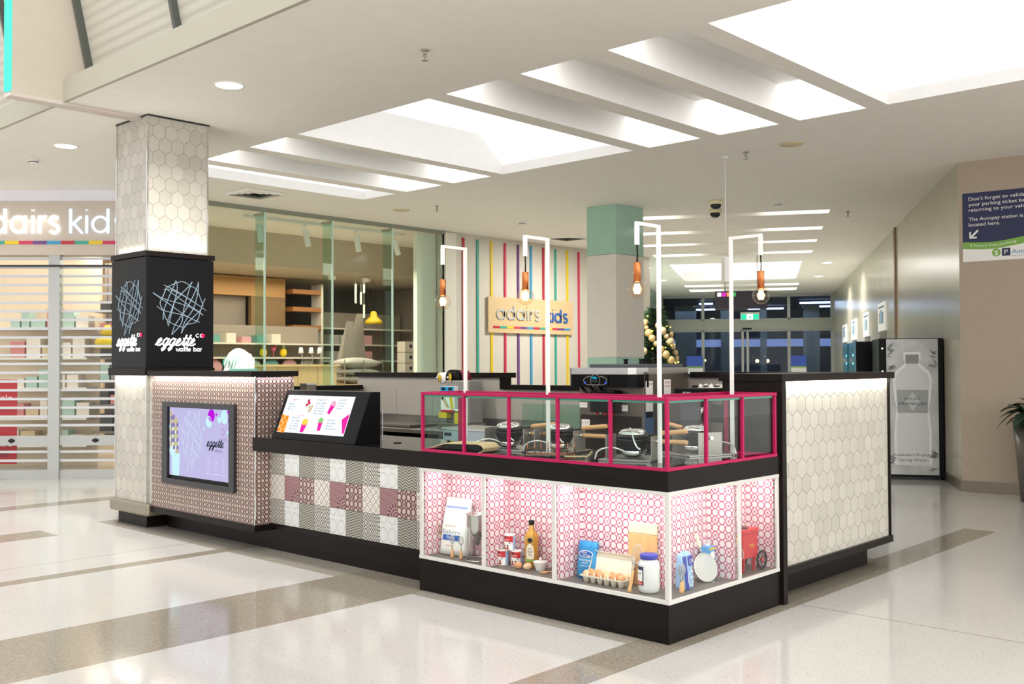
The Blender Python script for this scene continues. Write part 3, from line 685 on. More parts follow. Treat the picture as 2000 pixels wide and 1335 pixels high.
def cushion(name, c, wd, dp, h, mat, label, group=None, lean=0, cat='cushion', rz=0):
    vs_ = []; n = 8; k = 12
    mb = MB(Matrix.Translation(c) @ Matrix.Rotation(rz, 4, 'Z') @ Matrix.Rotation(lean, 4, 'Y'))
    for i in range(n+1):
        for j in range(k+1):
            u_, v_ = 2*i/n-1, 2*j/k-1; e = max(0, (1-abs(u_)**2.5)*(1-abs(v_)**2.5))**.5; pin = 1-.10*(1-abs(u_*v_))
            vs_.append((u_*dp/2*pin, v_*wd/2*pin, e*h/2))
    top = len(vs_); vs2 = vs_+[(p[0], p[1], -p[2]) for p in vs_]
    fs = [(i*(k+1)+j, (i+1)*(k+1)+j, (i+1)*(k+1)+j+1, i*(k+1)+j+1) for i in range(n) for j in range(k)]
    mb.add(vs2, fs+[tuple(q+top for q in f[::-1]) for f in fs], 0, True)
    return one(mb, name, mat, label, cat, group)
rnd = random.Random(11)
cm = [simple('cushion_'+k, v, .8) for k, v in (('teal', '5F8C84'), ('pink', 'B98A8C'), ('grey', '8F8A82'), ('stripe', 'A3A79A'))]
for i in range(7):
    cushion('display_cushion', (-13.72, 4.9+i*.42, 1.31+.17), .36, .12, .34, cm[i % 4], ['teal', 'pink', 'grey', 'sage'][i % 4]+' cushion number %d from the left, standing on the shop shelf behind the glass' % (i+1), 'cushions on the shop shelf', cat='cushion')
for i in range(6):
    hh = .12+.03*(i % 3)
    one(MB().box(-13.9, 4.9+i*.33, 1.95, -13.65, 5.1+i*.33, 1.95+hh), 'storage_box', [cm[1], cm[0], M_shw][i % 3], ['pink', 'teal', 'white'][i % 3]+' storage box on the top shop shelf behind the glass, number %d from the left' % (i+1), 'box', 'boxes on the top shop shelf')
M_wdk = woodm('honey_timber', 'A87C4A', 'B98F5C', .6, 'y', .6)
one(MB().box(-14.5, 5.0, 2.9, -14.3, 7.3, 3.28), 'timber_bulkhead', M_wdk, 'honey timber bulkhead high in the shop behind the glass', 'bulkhead')
one(MB().box(-14.4, 6.5, 2.0, -14.3, 7.3, 2.9), 'timber_panel', simple('brown_panel', '7B6040', .6), 'brown timber panel below the honey bulkhead in the shop', 'panelling')  # a flat timber panel, no cupboard behind it
one(MB().box(-14.6, 4.6, 2.3, -14.5, 6.5, 2.9), 'wall_picture', simple('picture_taupe', '8C8074', .7), 'wide taupe picture panel on the shop wall behind the glass', 'picture')
t = thing('open_shelves', 'stack of three orange-brown wooden shelves in the middle of the shop', 'shelf', (-14.2, 7.8, 0))
for z in (2.25, 2.62, 2.98): MB().box(-14.4, 7.35, z, -14.1, 8.05, z+.09).build('shelf', simple('orange_timber', '8A5A2E', .6) if z == 2.25 else MATS['orange_timber'], t)
MB().box(-14.45, 8.05, 0, -14.1, 8.1, 3.2).build('side_panel', M_shw, t)
# timber counter with grooves
t = thing('timber_counter', 'honey timber counter standing just inside the shop glass', 'counter', (-11.9, 5.6, 0))
MB().box(-12.2, 4.9, 0, -11.6, 6.55, 1.50).build('carcass', woodm('counter_timber', 'E3BE88', 'EFCE9C', .5, 'z', .5), t)
MB().box(-12.24, 4.86, 1.50, -11.56, 6.6, 1.535).build('top', MATS['counter_timber'], t)
mb = MB()
for y in (5.3, 5.72, 6.14): mb.box(-11.6, y-.004, .02, -11.597, y+.004, 1.49)
mb.build('groove', simple('groove_brown', 'A98555', .6), t)
# flamingo, pineapples, lamps on the middle shelf
t = thing('flamingo_figure', 'small pink flamingo figurine between two yellow pineapples in the shop', 'figurine', (-13.75, 6.65, 1.68))
M_fl = simple('flamingo_pink', 'D9647A', .5)
MB().ball((-13.75, 6.65, 1.84), .055, 10, 0, .8).build('body', M_fl, t)
MB().tube([(-13.75, 6.69, 1.86), (-13.75, 6.73, 1.93), (-13.75, 6.69, 1.97), (-13.75, 6.72, 2.02), (-13.75, 6.75, 1.99)], [.02, .014, .012, .018, .006]).build('neck', M_fl, t)
MB().tube([(-13.75, 6.65, 1.8), (-13.75, 6.66, 1.68)], .008).build('leg', M_fl, t)
for i, y in enumerate((6.42, 6.88)):
    t = thing('pineapple_ornament', ['left', 'right'][i]+' yellow pineapple ornament beside the pink flamingo in the shop', 'ornament', (-13.75, y, 1.68), 'pineapple ornaments')
    MB().ball((-13.75, y, 1.77), .075, 12, 0, 1.2).build('fruit', M_yel, t)
    MB().lathe([(.03, 0), (.04, .05), (.0, .14)], (-13.75, y, 1.84), 8).build('crown', simple('pale_leaf', '9DB39A', .6) if i == 0 else MATS['pale_leaf'], t)
for i, y in enumerate((6.98, 7.22, 7.42)):
    t = thing('table_lamp', ['left', 'middle', 'right'][i]+' of three white desk lamps in the shop display', 'lamp', (-13.3, y, 1.45), 'white desk lamps')
    MB().lathe([(.03, .32), (.055, .2)], (-13.3, y, 1.55), 14).build('lamp_shade', M_white, t)
    MB().tube([(-13.3, y, 1.78), (-13.3, y+.04, 1.65), (-13.3, y, 1.52), (-13.3, y, 1.45)], .007).build('stem', M_steel, t)
    MB().lathe([(.05, 0), (.05, .012), (0, .014)], (-13.3, y, 1.45)).build('base', M_white, t)
one(MB().box(-13.6, 6.85, 0, -13.1, 7.6, 1.45), 'display_case', M_shw, 'white display case carrying three desk lamps in the shop', 'case')
# cushions in a wire crate by the glass
t = thing('wire_crate_table', 'timber topped wire stand under the stacked grey cushions', 'stand', (-12, 7.3, 0))
MB().box(-12.3, 6.85, 1.14, -11.75, 7.75, 1.17).build('top', M_wood, t); MB().box(-12.28, 6.88, 0, -11.78, 7.72, 1.1).build('base', simple('dark_teal', '1F6B5C', .5), t)
mb = MB()
for y in (6.85, 7.3, 7.75): mb.box(-11.76, y-.008, 1.17, -11.745, y+.008, 1.62)
mb.build('wire', M_steel, t)
cg = simple('grey_knit', '9A958A', .9)
for i, (z, wd) in enumerate(((1.25, .84), (1.39, .82), (1.55, .92))):
    o = cushion('stacked_cushion', (-12, 7.3, z), wd, .5, [.17, .16, .22][i], cg, ['bottom', 'middle', 'top and fattest'][i]+' grey knitted cushion in the stack by the shop glass', 'stacked grey cushions')
# leaning canvas tents, yellow shade, tubes
M_canv = simple('grey_canvas', '8E877E', .9)
for i, (y, wd, z) in enumerate(((8.0, .38, 2.4), (8.72, .4, 2.6))):
    mb = MB(); x = -13.2-.6*i
    mb.add([(x, y-wd, 0), (x, y+wd, 0), (x+.1, y+.1, z), (x+.1, y-.06, z), (x-.5, y-wd, 0), (x-.5, y+wd, 0)], [(0, 1, 2, 3), (0, 3, 4), (1, 5, 2), (2, 5, 4, 3)])
    one(mb, 'play_tent', M_canv, ['left', 'right'][i]+' grey canvas teepee tent standing deep in the shop', 'tent', 'canvas play tents')
t = thing('pendant_shade', 'yellow bell-shaped pendant shade hanging in the shop behind the glass', 'lamp', (-13.5, 8.95, 2.4))
MB().lathe([(.03, .27), (.06, .25), (.075, .16), (.17, .07), (.19, 0)], (-13.5, 8.95, 2.38)).build('lamp_shade', simple('yellow_shade', 'C9A712', .5), t)
MB().tube([(-13.5, 8.95, 2.64), (-13.5, 8.95, 3.3)], .005).build('cord', M_blk, t)
for i, (y, z0, z1) in enumerate(((8.70, 3.02, 3.29), (8.62, 2.78, 3.04), (8.70, 2.5, 2.78), (8.48, 2.8, 3.2))):
    one(MB().box(-13.52, y-.015, z0, -13.49, y+.015, z1).box(-13.507, y-.002, z1, -13.503, y+.002, 3.3), 'led_tube', simple('lit_tube', 'C7D1BE', .4, emit='C7D1BE', estr=.35) if i == 0 else MATS['lit_tube'], ['top', 'middle', 'bottom', 'left'][i]+' pale vertical light tube hanging in the shop', 'light tube', 'vertical light tubes')
for i, y in enumerate((6.5, 7.35)):
    one(MB().lathe([(.0, 0), (.07, 0), (.09, .05), (.09, .09), (0, .1)], (-13.0, y+1, 3.20), 16), 'ceiling_spot', M_white, ['left', 'right'][i]+' small round spot under the inner shop soffit', 'spotlight', 'round soffit spots')
t = shelf_unit(-14.4, 8.3, 10.8, (1.2, 1.62, 1.97, 2.32), M_shw, 'tall shelving with folded bedding at the right of the shop')
for i in range(8):
    y = 8.5+(i % 4)*.3; z = (1.97, 1.62)[i//4]
    one(MB().box(-14.75, y, z, -14.42, y+.26, z+.2), 'bedding_bundle', cm[(2, 3, 2, 1)[i % 4]], ['grey', 'sage', 'plain grey', 'pink'][i % 4]+' bedding bundle on the %s right-hand shop shelf' % ('upper', 'lower')[i//4], 'bedding', 'bedding bundles at the right of the shop')
for i in range(4):
    t = thing('gift_box', ['bottom', 'second', 'third', 'top'][i]+' white printed box in the column of boxes at the right of the shop', 'box', (-13, 9.45, 1.1+.23*i), 'stacked white printed boxes')
    MB().box(-13.15, 9.3, 1.1+.23*i, -12.9, 9.62, 1.32+.23*i).build('carton', M_shw, t)
    disc(MB(), (-12.899, 9.46, 1.2+.23*i), UY, UZ, 0, .02, .04).build('print', M_navy, t)
one(MB().box(-13.2, 9.2, 0, -12.85, 9.75, 1.1), 'display_plinth', simple('dark_plinth', '3A342E', .6), 'dark plinth under the column of white printed boxes', 'plinth')
for i, (y, z) in enumerate(((6.63, 1.30), (7.3, 1.30))): pass
# ------------------------------------------------------------ kiosk
ZC = .934
# tiled column
t = thing('tiled_column', 'tall square column clad in grey hexagonal tiles at the kiosk left end', 'column', (-6.18, .33, 0))
MB().box(-6.488, .012, .2, -5.862, .638, CZ-.01).build('hexagon_cladding', M_hexc, t)
MB().box(-6.46, .03, 0, -5.89, .62, .2).build('base', M_lam, t)
mb = MB()
for x, y in ((-6.49, .008), (-5.866, .008), (-5.866, .636)): mb.box(x-.005, y-.005, .2, x+.009, y+.009, CZ-.005)
mb.build('corner_trim', M_chrome, t)
MB().box(-6.50, .0, CZ-.014, -5.85, .65, CZ-.001).build('shadow_gap', M_dsteel, t)
MB().box(-6.54, -.03, .118, -5.77, .69, .235).build('pewter_band', M_skirt, t, bevel=.02)
# the LED strip on top of / below the black sign box
bx = thing('sign_box', 'black illuminated sign box wrapped around the tiled column', 'sign', (-6.14, .31, 1.48))
MB().box(-6.50, -.03, 1.50, -5.80, .67, 2.545).build('box_body', M_blk, bx, bevel=.003)
MB().box(-6.51, -.038, 2.552, -5.79, .68, 2.60).build('upper_rim', M_lam, bx, bevel=.002)
MB().box(-6.54, -.045, 1.43, -5.79, .68, 1.50).build('lower_rim', M_lam, bx, bevel=.002)
LAT = [[(0.066, 2.207), (0.142, 2.166), (0.234, 2.14), (0.333, 2.118), (0.427, 2.092), (0.508, 2.055), (0.582, 2.014)], [(0.066, 2.205), (0.262, 2.086), (0.377, 2.014), (0.449, 1.979), (0.545, 1.942)], [(0.177, 2.285), (0.304, 2.233), (0.449, 2.157), (0.582, 2.081), (0.615, 2.056)], [(0.177, 2.243), (0.233, 2.246), (0.304, 2.223), (0.405, 2.178), (0.508, 2.122), (0.574, 2.091)], [(0.212, 2.241), (0.304, 2.183), (0.42, 2.112), (0.552, 2.037), (0.586, 2.011)], [(0.105, 2.081), (0.164, 2.046), (0.262, 2.026), (0.377, 2.004), (0.516, 1.951)], [(0.202, 2.264), (0.354, 2.328), (0.456, 2.287), (0.514, 2.26), (0.552, 2.185), (0.585, 2.105)], [(0.297, 2.332), (0.311, 2.286), (0.304, 2.213), (0.269, 2.079), (0.248, 2.0), (0.221, 1.9)], [(0.297, 2.332), (0.262, 2.25), (0.213, 2.143), (0.174, 2.043), (0.168, 1.958)], [(0.221, 1.9), (0.213, 1.939), (0.234, 1.999), (0.283, 2.126), (0.34, 2.195), (0.441, 2.293), (0.467, 2.328)], [(0.459, 2.324), (0.427, 2.226), (0.391, 2.111), (0.373, 2.03), (0.363, 1.95), (0.334, 1.896), (0.256, 1.816)], [(0.533, 2.332), (0.514, 2.27), (0.442, 2.126), (0.37, 2.017), (0.298, 1.922), (0.27, 1.862), (0.256, 1.816)], [(0.533, 2.332), (0.533, 2.271), (0.508, 2.149), (0.471, 2.054), (0.42, 1.985), (0.377, 1.911), (0.356, 1.831)], [(0.356, 1.831), (0.399, 1.911), (0.493, 2.001), (0.559, 2.064), (0.578, 2.118), (0.607, 2.174)], [(0.202, 2.264), (0.163, 2.173), (0.136, 2.11), (0.171, 2.036), (0.213, 1.946), (0.37, 1.887), (0.413, 1.918), (0.516, 1.948), (0.559, 2.064)]]
M_net = simple('silver_blue_line', '8FA3B2', .4, .2)
M_dotr = emissive('red_dot_light', 'FF2E63', 1.1)
def smooth(pl, n=4):
    out = []
    for i in range(len(pl)-1):
        p0, p1, p2, p3 = pl[max(i-1, 0)], pl[i], pl[i+1], pl[min(i+2, len(pl)-1)]
        for k in range(n):
            s = k/n; out.append(tuple(.5*((2*p1[a])+(-p0[a]+p2[a])*s+(2*p0[a]-5*p1[a]+4*p2[a]-p3[a])*s*s+(-p0[a]+3*p1[a]-3*p2[a]+p3[a])*s**3) for a in (0, 1)))
    return out+[pl[-1]]
for O, U in (((-5.80, -.03, 0), UY), ((-6.48, -.03, 0), UX)):
    mb = MB(); N = Vector(U).cross(Vector(UZ))
    for i, pl in enumerate(LAT): line2(mb, O, U, UZ, smooth(pl, 3), .0062, .004+.0003*i, lift=.0)
    mb.build('waffle_net_emblem', M_net, bx)
    strokes('eggette', SCR, Vector(O)+Vector(U)*.095+Vector((0, 0, 1.71)), U, UZ, .074, .0125, M_txtw2, bx, .003, wdt=.40, shear=.35)
    strokes('waffle bar', GEO, Vector(O)+Vector(U)*.30+Vector((0, 0, 1.658)), U, UZ, .030, .0065, M_txtw, bx, .002, wdt=.275)
    strokes('co', GEO, Vector(O)+Vector(U)*.505+Vector((0, 0, 1.795)), U, UZ, .034, .0065, M_txtw, bx, .002, wdt=.095)
    disc(MB(), O, U, UZ, .585, 1.812, .019, dep=.006).build('red_dot', M_dotr, bx)
area('sign_box_uplight', (-5.82, .31, 2.62), .05, .6, 2.4, (1, .97, .88), (0, PI+.25, 0))
area('sign_box_uplight', (-6.18, -.0, 2.62), .5, .03, .5, (1, .97, .88), (PI-.1, 0, 0))
area('sign_box_downlight', (-6.18, -.025, 1.425), .6, .02, 1.6, (1, .97, .88), (.15, 0, 0))

# left cabinet with the wall screen
t = thing('end_cabinet', 'tall kiosk cabinet with brown ring pattern and black top beside the column', 'cabinet', (-4.9, .2, 0))
def cab(t, z1=1.425):
    MB().box(-5.77, .02, .215, -4.045, .395, z1).build('patterned_body', M_ringb, t)
    MB().box(-4.048, .015, .215, -4.036, .024, z1).build('edge_trim', M_chrome, t)
    MB().box(-5.80, .005, .165, -4.03, .40, .215).build('bottom_ledge', M_lam, t)
    MB().box(-5.80, .2, 0, -4.1, .40, .165).build('plinth', M_lam, t)
    MB().box(-5.79, -.035, 1.428, -4.02, .425, 1.473).build('top', M_lam, t, bevel=.002)
cab(t)
MB().box(-5.868, .03, .235, -5.765, .1, 1.43).build('filler_strip', M_hexc, t)
area('cabinet_downlight', (-4.9, -.015, 1.422), 1.7, .02, 4.5, (1, .93, .84), (.35, 0, 0))
area('cabinet_side_downlight', (-4.03, .2, 1.424), .015, .36, .5, (.92, .86, 1), (0, -.2, 0))
tv = thing('wall_screen', 'framed advertising screen showing the waffle cone set in the patterned cabinet', 'screen', (-4.92, .0, .83))
mb = MB(); a0, a1, b0, b1 = -5.53, -4.32, .455, 1.195; c0, c1, d0, d1 = -5.44, -4.40, .505, 1.15
mb.box(a0, -.012, b0, a1, .0195, d0); mb.box(a0, -.012, d1, a1, .0195, b1); mb.box(a0, -.012, d0, c0, .0195, d1); mb.box(c1, -.012, d0, a1, .0195, d1)
mb.build('frame', simple('charcoal_frame', '2B2B2D', .35), tv, bevel=.002)
MB().box(c0, .010, d0, c1, .016, d1).build('bezel', M_blk, tv)
S0 = Vector((-5.425, .009, .535)); SW, SH = 1.015, .61
scr = MB().quad(S0, S0+Vector((SW, 0, 0)), S0+Vector((SW, 0, SH)), S0+Vector((0, 0, SH))).build('display', M_screenbg, tv)
def ems(n, c, s=.95): return MATS[n] if n in MATS else emissive(n, c, s)
e_cy, e_mg, e_bk, e_ln, e_tan, e_pl = ems('scr_cyan', 'C4ECF2'), ems('scr_magenta', 'B818D8'), ems('scr_black', '10131A', .6), ems('scr_line', 'CFE6F0'), ems('scr_tan', 'C8B98E'), ems('scr_plum', '8B7FA6')
mb = MB()
for cx, cy, r, m in ((.72, .59, .055, 1), (.80, .565, .012, 1), (.68, .50, .05, 0), (.845, .52, .028, 0), (.60, .44, .012, 0), (.93, .56, .06, 0), (1.0, .56, .05, 1), (.98, .42, .014, 0), (1.01, .40, .012, 1)):
    rr = min(r, SW-cx if SW-cx > .002 else r); cyy = cy if cy+r < SH else SH-r
    disc(mb, S0, UX, UZ, min(cx, SW-rr), cyy, min(r, rr*1.0+.03 if cx+r > SW else r), r, .0004, 22, m, .0006)
mb.build('bubble_graphics', [e_cy, e_mg], scr)
mb = MB(); ringd(mb, S0, UX, UZ, .905, .42, .026, .004, .001)
mb.build('ring_graphic', e_mg, scr)
mb = MB()
for pl in LAT:
    q = [(.12+(u)*.75, (z-1.8)*1.05+.03) for u, z in pl]
    line2(mb, S0, UX, UZ, [(min(max(a, .01), SW-.01), min(max(b_, .01), SH-.01)) for a, b_ in q], .003, .0004, 0, .0004)
mb.build('net_graphic', e_ln, scr)
mb = MB()                                   # waffle cone picture
mb.prism([(.05, .0), (.17, .0), (.19, .2), (.04, .2)], S0+Vector((0, -.0009, 0)), UX, UZ, (0, -.0003, 0), 0)
for i in range(7): disc(mb, S0, UX, UZ, .05+.035*(i % 3), .22+.035*i, .05, .045, .0004, 14, [0, 3][i % 2], .0014+.0002*i)
for i in range(9):
    for j in range(3): disc(mb, S0, UX, UZ, .035+.05*j+.014*(i % 2), .28+.034*i-.03*j, .021, .026, .0004, 10, 1 + (i+j) % 2, .003+.0001*(i*3+j))
mb.build('cone_picture', [e_cy, e_tan, e_pl, ems('scr_ice', 'DDF2F4')], scr)
strokes('eggette', SCR, S0+Vector((.645, -.001, .285)), UX, UZ, .05, .009, e_bk, scr, .0006, wdt=.27, shear=.35)
strokes('co', GEO, S0+Vector((.89, -.001, .34)), UX, UZ, .03, .0035, e_pl, scr, .0006, wdt=.075)
strokes('waffle bar', GEO, S0+Vector((.77, -.001, .245)), UX, UZ, .02, .003, e_pl, scr, .0006, wdt=.13)
mb = MB()
for x in (.68, .80, .91):
    line2(mb, S0, UX, UZ, [(x-.018, .15), (x-.013, .08), (x+.013, .08), (x+.018, .15), (x-.018, .15), (x-.012, .175), (x, .20), (x+.012, .175), (x+.018, .15)], .0022, .0005, 0, .0008)
mb.build('cup_icons', simple('scr_lilac', 'B79BD6', .5, emit='B79BD6', estr=.8), scr)
write('eggette  |  ice cream  |  beverage', S0+Vector((.65, -.001, .05)), UX, UZ, .02, MATS['scr_lilac'], scr, wdt=.30)

# patchwork-tiled counter front --------------------------------------------------
def tile_mats():
    out = []
    def base(n):
        m, nt, b = new_mat(n, 'D8D2C6', .35); u, v = wall_uv(nt); return m, nt, b, u, v
    def tri(a): return ab(fr(a)-.5)*2
    X0, Z0 = -4.054, .2189
    # 0 bold black and white diamonds
    m, nt, b, u, v = base('tile_diamond_black'); U, V = (u-X0)/.2, (v-Z0)/.2
    d = tri(U*2)+tri(V*1.5); nt.links.new(mixc(nt, fr(d*2.5+.2) > .48, rgb('262422'), rgb('D0CCC3')), b.inputs['Base Color']); out.append(m)
    # 1 white with faint hexagon rings
    m, nt, b, u, v = base('tile_white_lace'); U, V = (u-X0)/.2, (v-Z0)/.2
    q = ab(hyp((fr(U*2)-.5), (fr(V*1.5)-.5)*1.1)-.42) < .022; nt.links.new(mixc(nt, q, rgb('CFD1CF'), rgb('ABA7A0')), b.inputs['Base Color']); out.append(m)
    # 2 fine grey zigzag
    m, nt, b, u, v = base('tile_fine_zigzag'); U, V = (u-X0)/.2, (v-Z0)/.2
    d = V*10+tri(U*3)*1.0; nt.links.new(mixc(nt, fr(d) > .5, rgb('4A4740'), rgb('ADAA9E')), b.inputs['Base Color']); out.append(m)
    # 3 taupe with white diamond rings
    m, nt, b, u, v = base('tile_taupe_diamond'); U, V = (u-X0)/.2, (v-Z0)/.2
    a_, c_ = fr(U*3.0+V*3.0), fr(U*3.0-V*3.0); e_ = mx(ab(a_-.5), ab(c_-.5))
    q = (e_ > .17)*(e_ < .34); nt.links.new(mixc(nt, q, rgb('AFA69A'), rgb('E8E6E0')), b.inputs['Base Color']); out.append(m)
    # 4 mauve dots with a corner rosette
    m, nt, b, u, v = base('tile_mauve_rosette'); U, V = (u-X0)/.2, (v-Z0)/.2; fu, fv = fr(U), fr(V)
    dots = hyp(fr(U*16+fl(V*18)*.5)-.5, fr(V*18)-.5) < .27
    r = hyp(1-fu, fv); a_ = E.op('ARCTAN2', fv, 1-fu)
    ring = mx((fr(r*9) > .55)*(r < .42), (r > .40)*(r < .54)*(ab(fr(a_*3.2)-.5) < .28))
    inr = r < .55
    c = mixc(nt, dots, rgb('7C5157'), rgb('B79A98')); c = mixc(nt, inr, c, mixc(nt, ring, rgb('A88A88'), rgb('5A2A35')))
    nt.links.new(c, b.inputs['Base Color']); out.append(m)
    # 5 mauve rings on taupe
    out.append(rings('tile_mauve_rings', 'B9AB9E', '5E2E3A', .05, .1, .35))
    return out
TM = tile_mats()
t = thing('tiled_counter_front', 'patchwork of black, white and mauve patterned tiles under the black counter', 'counter front', (-3, .2, 0))
mb = MB(); g = .0015
for r in range(3):
    for c in range(11):
        x0, x1 = -4.054+c*.2014, min(-4.054+(c+1)*.2014, -2.03)
        if x1 <= x0+.002: continue
        z0, z1 = .222+r*.2014, min(.222+(r+1)*.2014, .824)
        m = ((3, 4, 5) if r == 1 else (0, 1, 2))[c % 3]
        mb.box(x0+g, .172, z0+g, x1-g, .182, z1-g, m)
mb.build('patchwork_tiles', TM, t)
MB().box(-4.05, .18, .2, -2.03, .2, .826).build('backing', simple('grout', '8C877D', .7), t)
MB().box(-4.09, .165, .185, -2.02, .2, .219).build('bottom_trim', M_lam, t)
MB().box(-4.1, .195, 0, -2.02, .25, .185).build('plinth', M_lam, t)
area('under_counter_light', (-3.04, .06, .82), 1.9, .02, 1.3, (1, .97, .92), (.30, 0, 0))

# worktop, L-shaped
t = thing('kiosk_worktop', 'long polished black worktop running round the front corner of the kiosk', 'worktop', (-2, .4, .88))
mb = MB(); mb.prism([(-4.036, .0195), (-.0195, .0195), (-.0195, 1.262), (-.78, 1.262), (-.78, .86), (-4.036, .86)], (0, 0, .905), UX, UY, (0, 0, .029))
mb.build('top_slab', M_counter, t)
mb = MB(); mb.box(-4.056, .0, .825, .0, .020, .9335); mb.box(-.020, .020, .825, .0, 1.262, .9335); mb.box(-4.056, .020, .825, -4.036, .86, .9335)
mb.box(-4.036, .020, .825, -.020, .17, .829); mb.build('fascia', M_lam, t)
MB().box(-4.03, .8, 0, -.80, .84, .905).build('inner_panel', M_concr, t)
one(MB().lathe([(0, 0), (.03, 0), (.034, .004), (.02, .006), (0, .004)], (-2.69, .38, ZC), 20), 'cable_grommet', M_blkpl, 'small round black cable grommet set in the black worktop', 'grommet')

# display base with lit niches ---------------------------------------------------
t = thing('display_cabinet', 'lit showcase cabinet with pink ring wallpaper and white window frames at the kiosk corner', 'display cabinet', (-1, .3, 0))
mb = MB(); mb.box(-2.02, .004, 0, -.004, .9, .212); mb.box(-.8, .9, 0, -.004, 1.25, .212); mb.build('plinth', M_lam, t, bevel=.002)
mb = MB(); mb.box(-2.0, .02, .212, -.02, .30, .232); mb.box(-.26, .3, .212, -.02, 1.22, .232); mb.build('niche_floor', simple('grey_niche_floor', '6E6862', .45), t)
mb = MB(); mb.box(-2.0, .265, .232, -.225, .285, .815); mb.box(-.245, .285, .232, -.225, 1.22, .815)
for x in (-2.0, -1.41, -.825): mb.box(x-.012, .03, .232, x+.012, .265, .815)
mb.box(-.225, .735, .232, -.03, .76, .815); mb.box(-.225, 1.205, .232, -.03, 1.225, .815)
mb.build('wallpapered_lining', M_ringp, t)
mb = MB(); mb.box(-2.0, .02, .815, -.02, .3, .824); mb.box(-.26, .3, .815, -.02, 1.22, .824); mb.build('niche_ceiling', M_white, t)
F = .014; mb = MB(); y0, y1 = 0, .014
mb.box(-2.02, y0, .2145, .004, y1, .2375); mb.box(-2.02, y0, .802, .004, y1, .824)
for x in (-2.0, -1.41, -.82): mb.box(x-F, y0, .2375, x+F, y1, .802)
mb.box(-.024, y0, .2375, .004, .024, .802)
mb.box(-.010, .014, .2145, .004, 1.222, .2375); mb.box(-.010, .014, .802, .004, 1.222, .824)
for y in (.745, 1.204): mb.box(-.010, y-F, .2375, .004, y+F, .802)
mb.build('window_frame', M_frame, t, bevel=.0015, weld=False)
for i, (a_, b_) in enumerate(((-1.98, -1.43), (-1.39, -.84), (-.80, -.032))): MB().box(a_, .006, .238, b_, .009, .801).build('glass_pane', M_glass, t)
for a_, b_ in ((.032, .726), (.764, 1.185)): MB().box(-.005, a_, .238, -.002, b_, .801).build('glass_pane', M_glass, t)
for nm, x, y, sx, sy, p in (('a', -1.70, .10, .5, .03, 1.3), ('b', -1.12, .10, .5, .03, 1.3), ('c', -.5, .10, .6, .03, 1.9), ('d', -.10, .4, .03, .6, 1.2), ('e', -.10, .97, .03, .4, .9)):
    area('niche_light', (x, y, .812), sx, sy, p, (1, .97, .98))
    tag(MB().box(x-sx/2, y-sy/2, .8125, x+sx/2, y+sy/2, .8148).build('led_strip', MATS['niche_led'] if 'niche_led' in MATS else emissive('niche_led', (1, .98, 1), 5), t), None)

# pink glass case ---------------------------------------------------------------
t = thing('glass_guard', 'bright pink framed glass case around the waffle irons on the worktop', 'glass case', (-1, .3, ZC))
F = .0095; z0, z1 = ZC, 1.337
mb = MB()
def bar(x0, y0, z0_, x1, y1, z1_): mb.box(x0-F, y0-F, z0_-F, x1+F, y1+F, z1_+F)
zb, zt = ZC+.0145, z1-F
XB, YB, XS = -2.0+F, .36, -.36
mb.box(-2, 0, ZC+.001, 0, 2*F, ZC+2*F); mb.box(-2, 0, z1-2*F, 0, 2*F, z1); mb.box(-2*F, 2*F, ZC+.001, 0, 1.213, ZC+2*F); mb.box(-2*F, 2*F, z1-2*F, 0, 1.213, z1)
for x in (-2.0+F, -1.59, -1.19, -.79, -.395, -F): mb.box(x-F, 0, ZC+2*F, x+F, 2*F, z1-2*F)
for y in (.4, .8, 1.205-F): mb.box(-2*F, y-F, ZC+2*F, 0, y+F, z1-2*F)
bar(XB, YB, zt, XS, YB, zt); mb.box(XS-F, YB+F, z1-2*F, XS+F, 1.2, z1); mb.box(XB-F, 2*F, z1-2*F, XB+F, YB-F, z1); mb.box(XB-F, 2*F, ZC+.001, XB+F, YB-F, ZC+2*F); mb.box(XB-F, YB-F, ZC+.001, XB+F, YB+F, z1-2*F)
mb.box(XS+F, 1.186, z1-2*F, -2*F, 1.213, z1); mb.box(XS+F, 1.186, ZC+.001, -2*F, 1.213, ZC+2*F); mb.box(XS-F, 1.19, ZC+.001, XS+F, 1.213, z1-2*F)
mb.build('pink_frame', M_pink, t, bevel=.0015, weld=False)
xs = [-2.0+F, -1.59, -1.19, -.79, -.395, -F]; ys = [F, .4, .8, 1.19]
for a_, b_ in zip(xs[:-1], xs[1:]): MB().box(a_+F, F+.006, ZC+.03, b_-F, F+.012, zt-F-.006).build('glass_pane', M_glass, t)
for a_, b_ in zip(ys[:-1], ys[1:]): MB().box(-F-.012, a_+F, ZC+.03, -F-.006, b_-F, zt-F-.006).build('glass_pane', M_glass, t)
MB().box(XB-.003, F*2, ZC+.03, XB+.003, YB-F, zt-F).build('glass_pane', M_glassg, t)
mb = MB(); mb.prism([(XB, F), (-F, F), (-F, 1.19), (XS, 1.19), (XS, YB), (XB, YB)], (0, 0, zt-F-.006), UX, UY, (0, 0, .005)); mb.build('glass_top', M_glassg, t)
mb = MB(); mb.box(XB+F, F+.004, zt-F-.013, -F*2, F+.010, zt-F-.001); mb.box(-F-.010, F*2, zt-F-.013, -F-.004, 1.18, zt-F-.001); mb.build('glass_top_edge', M_gedge, t)

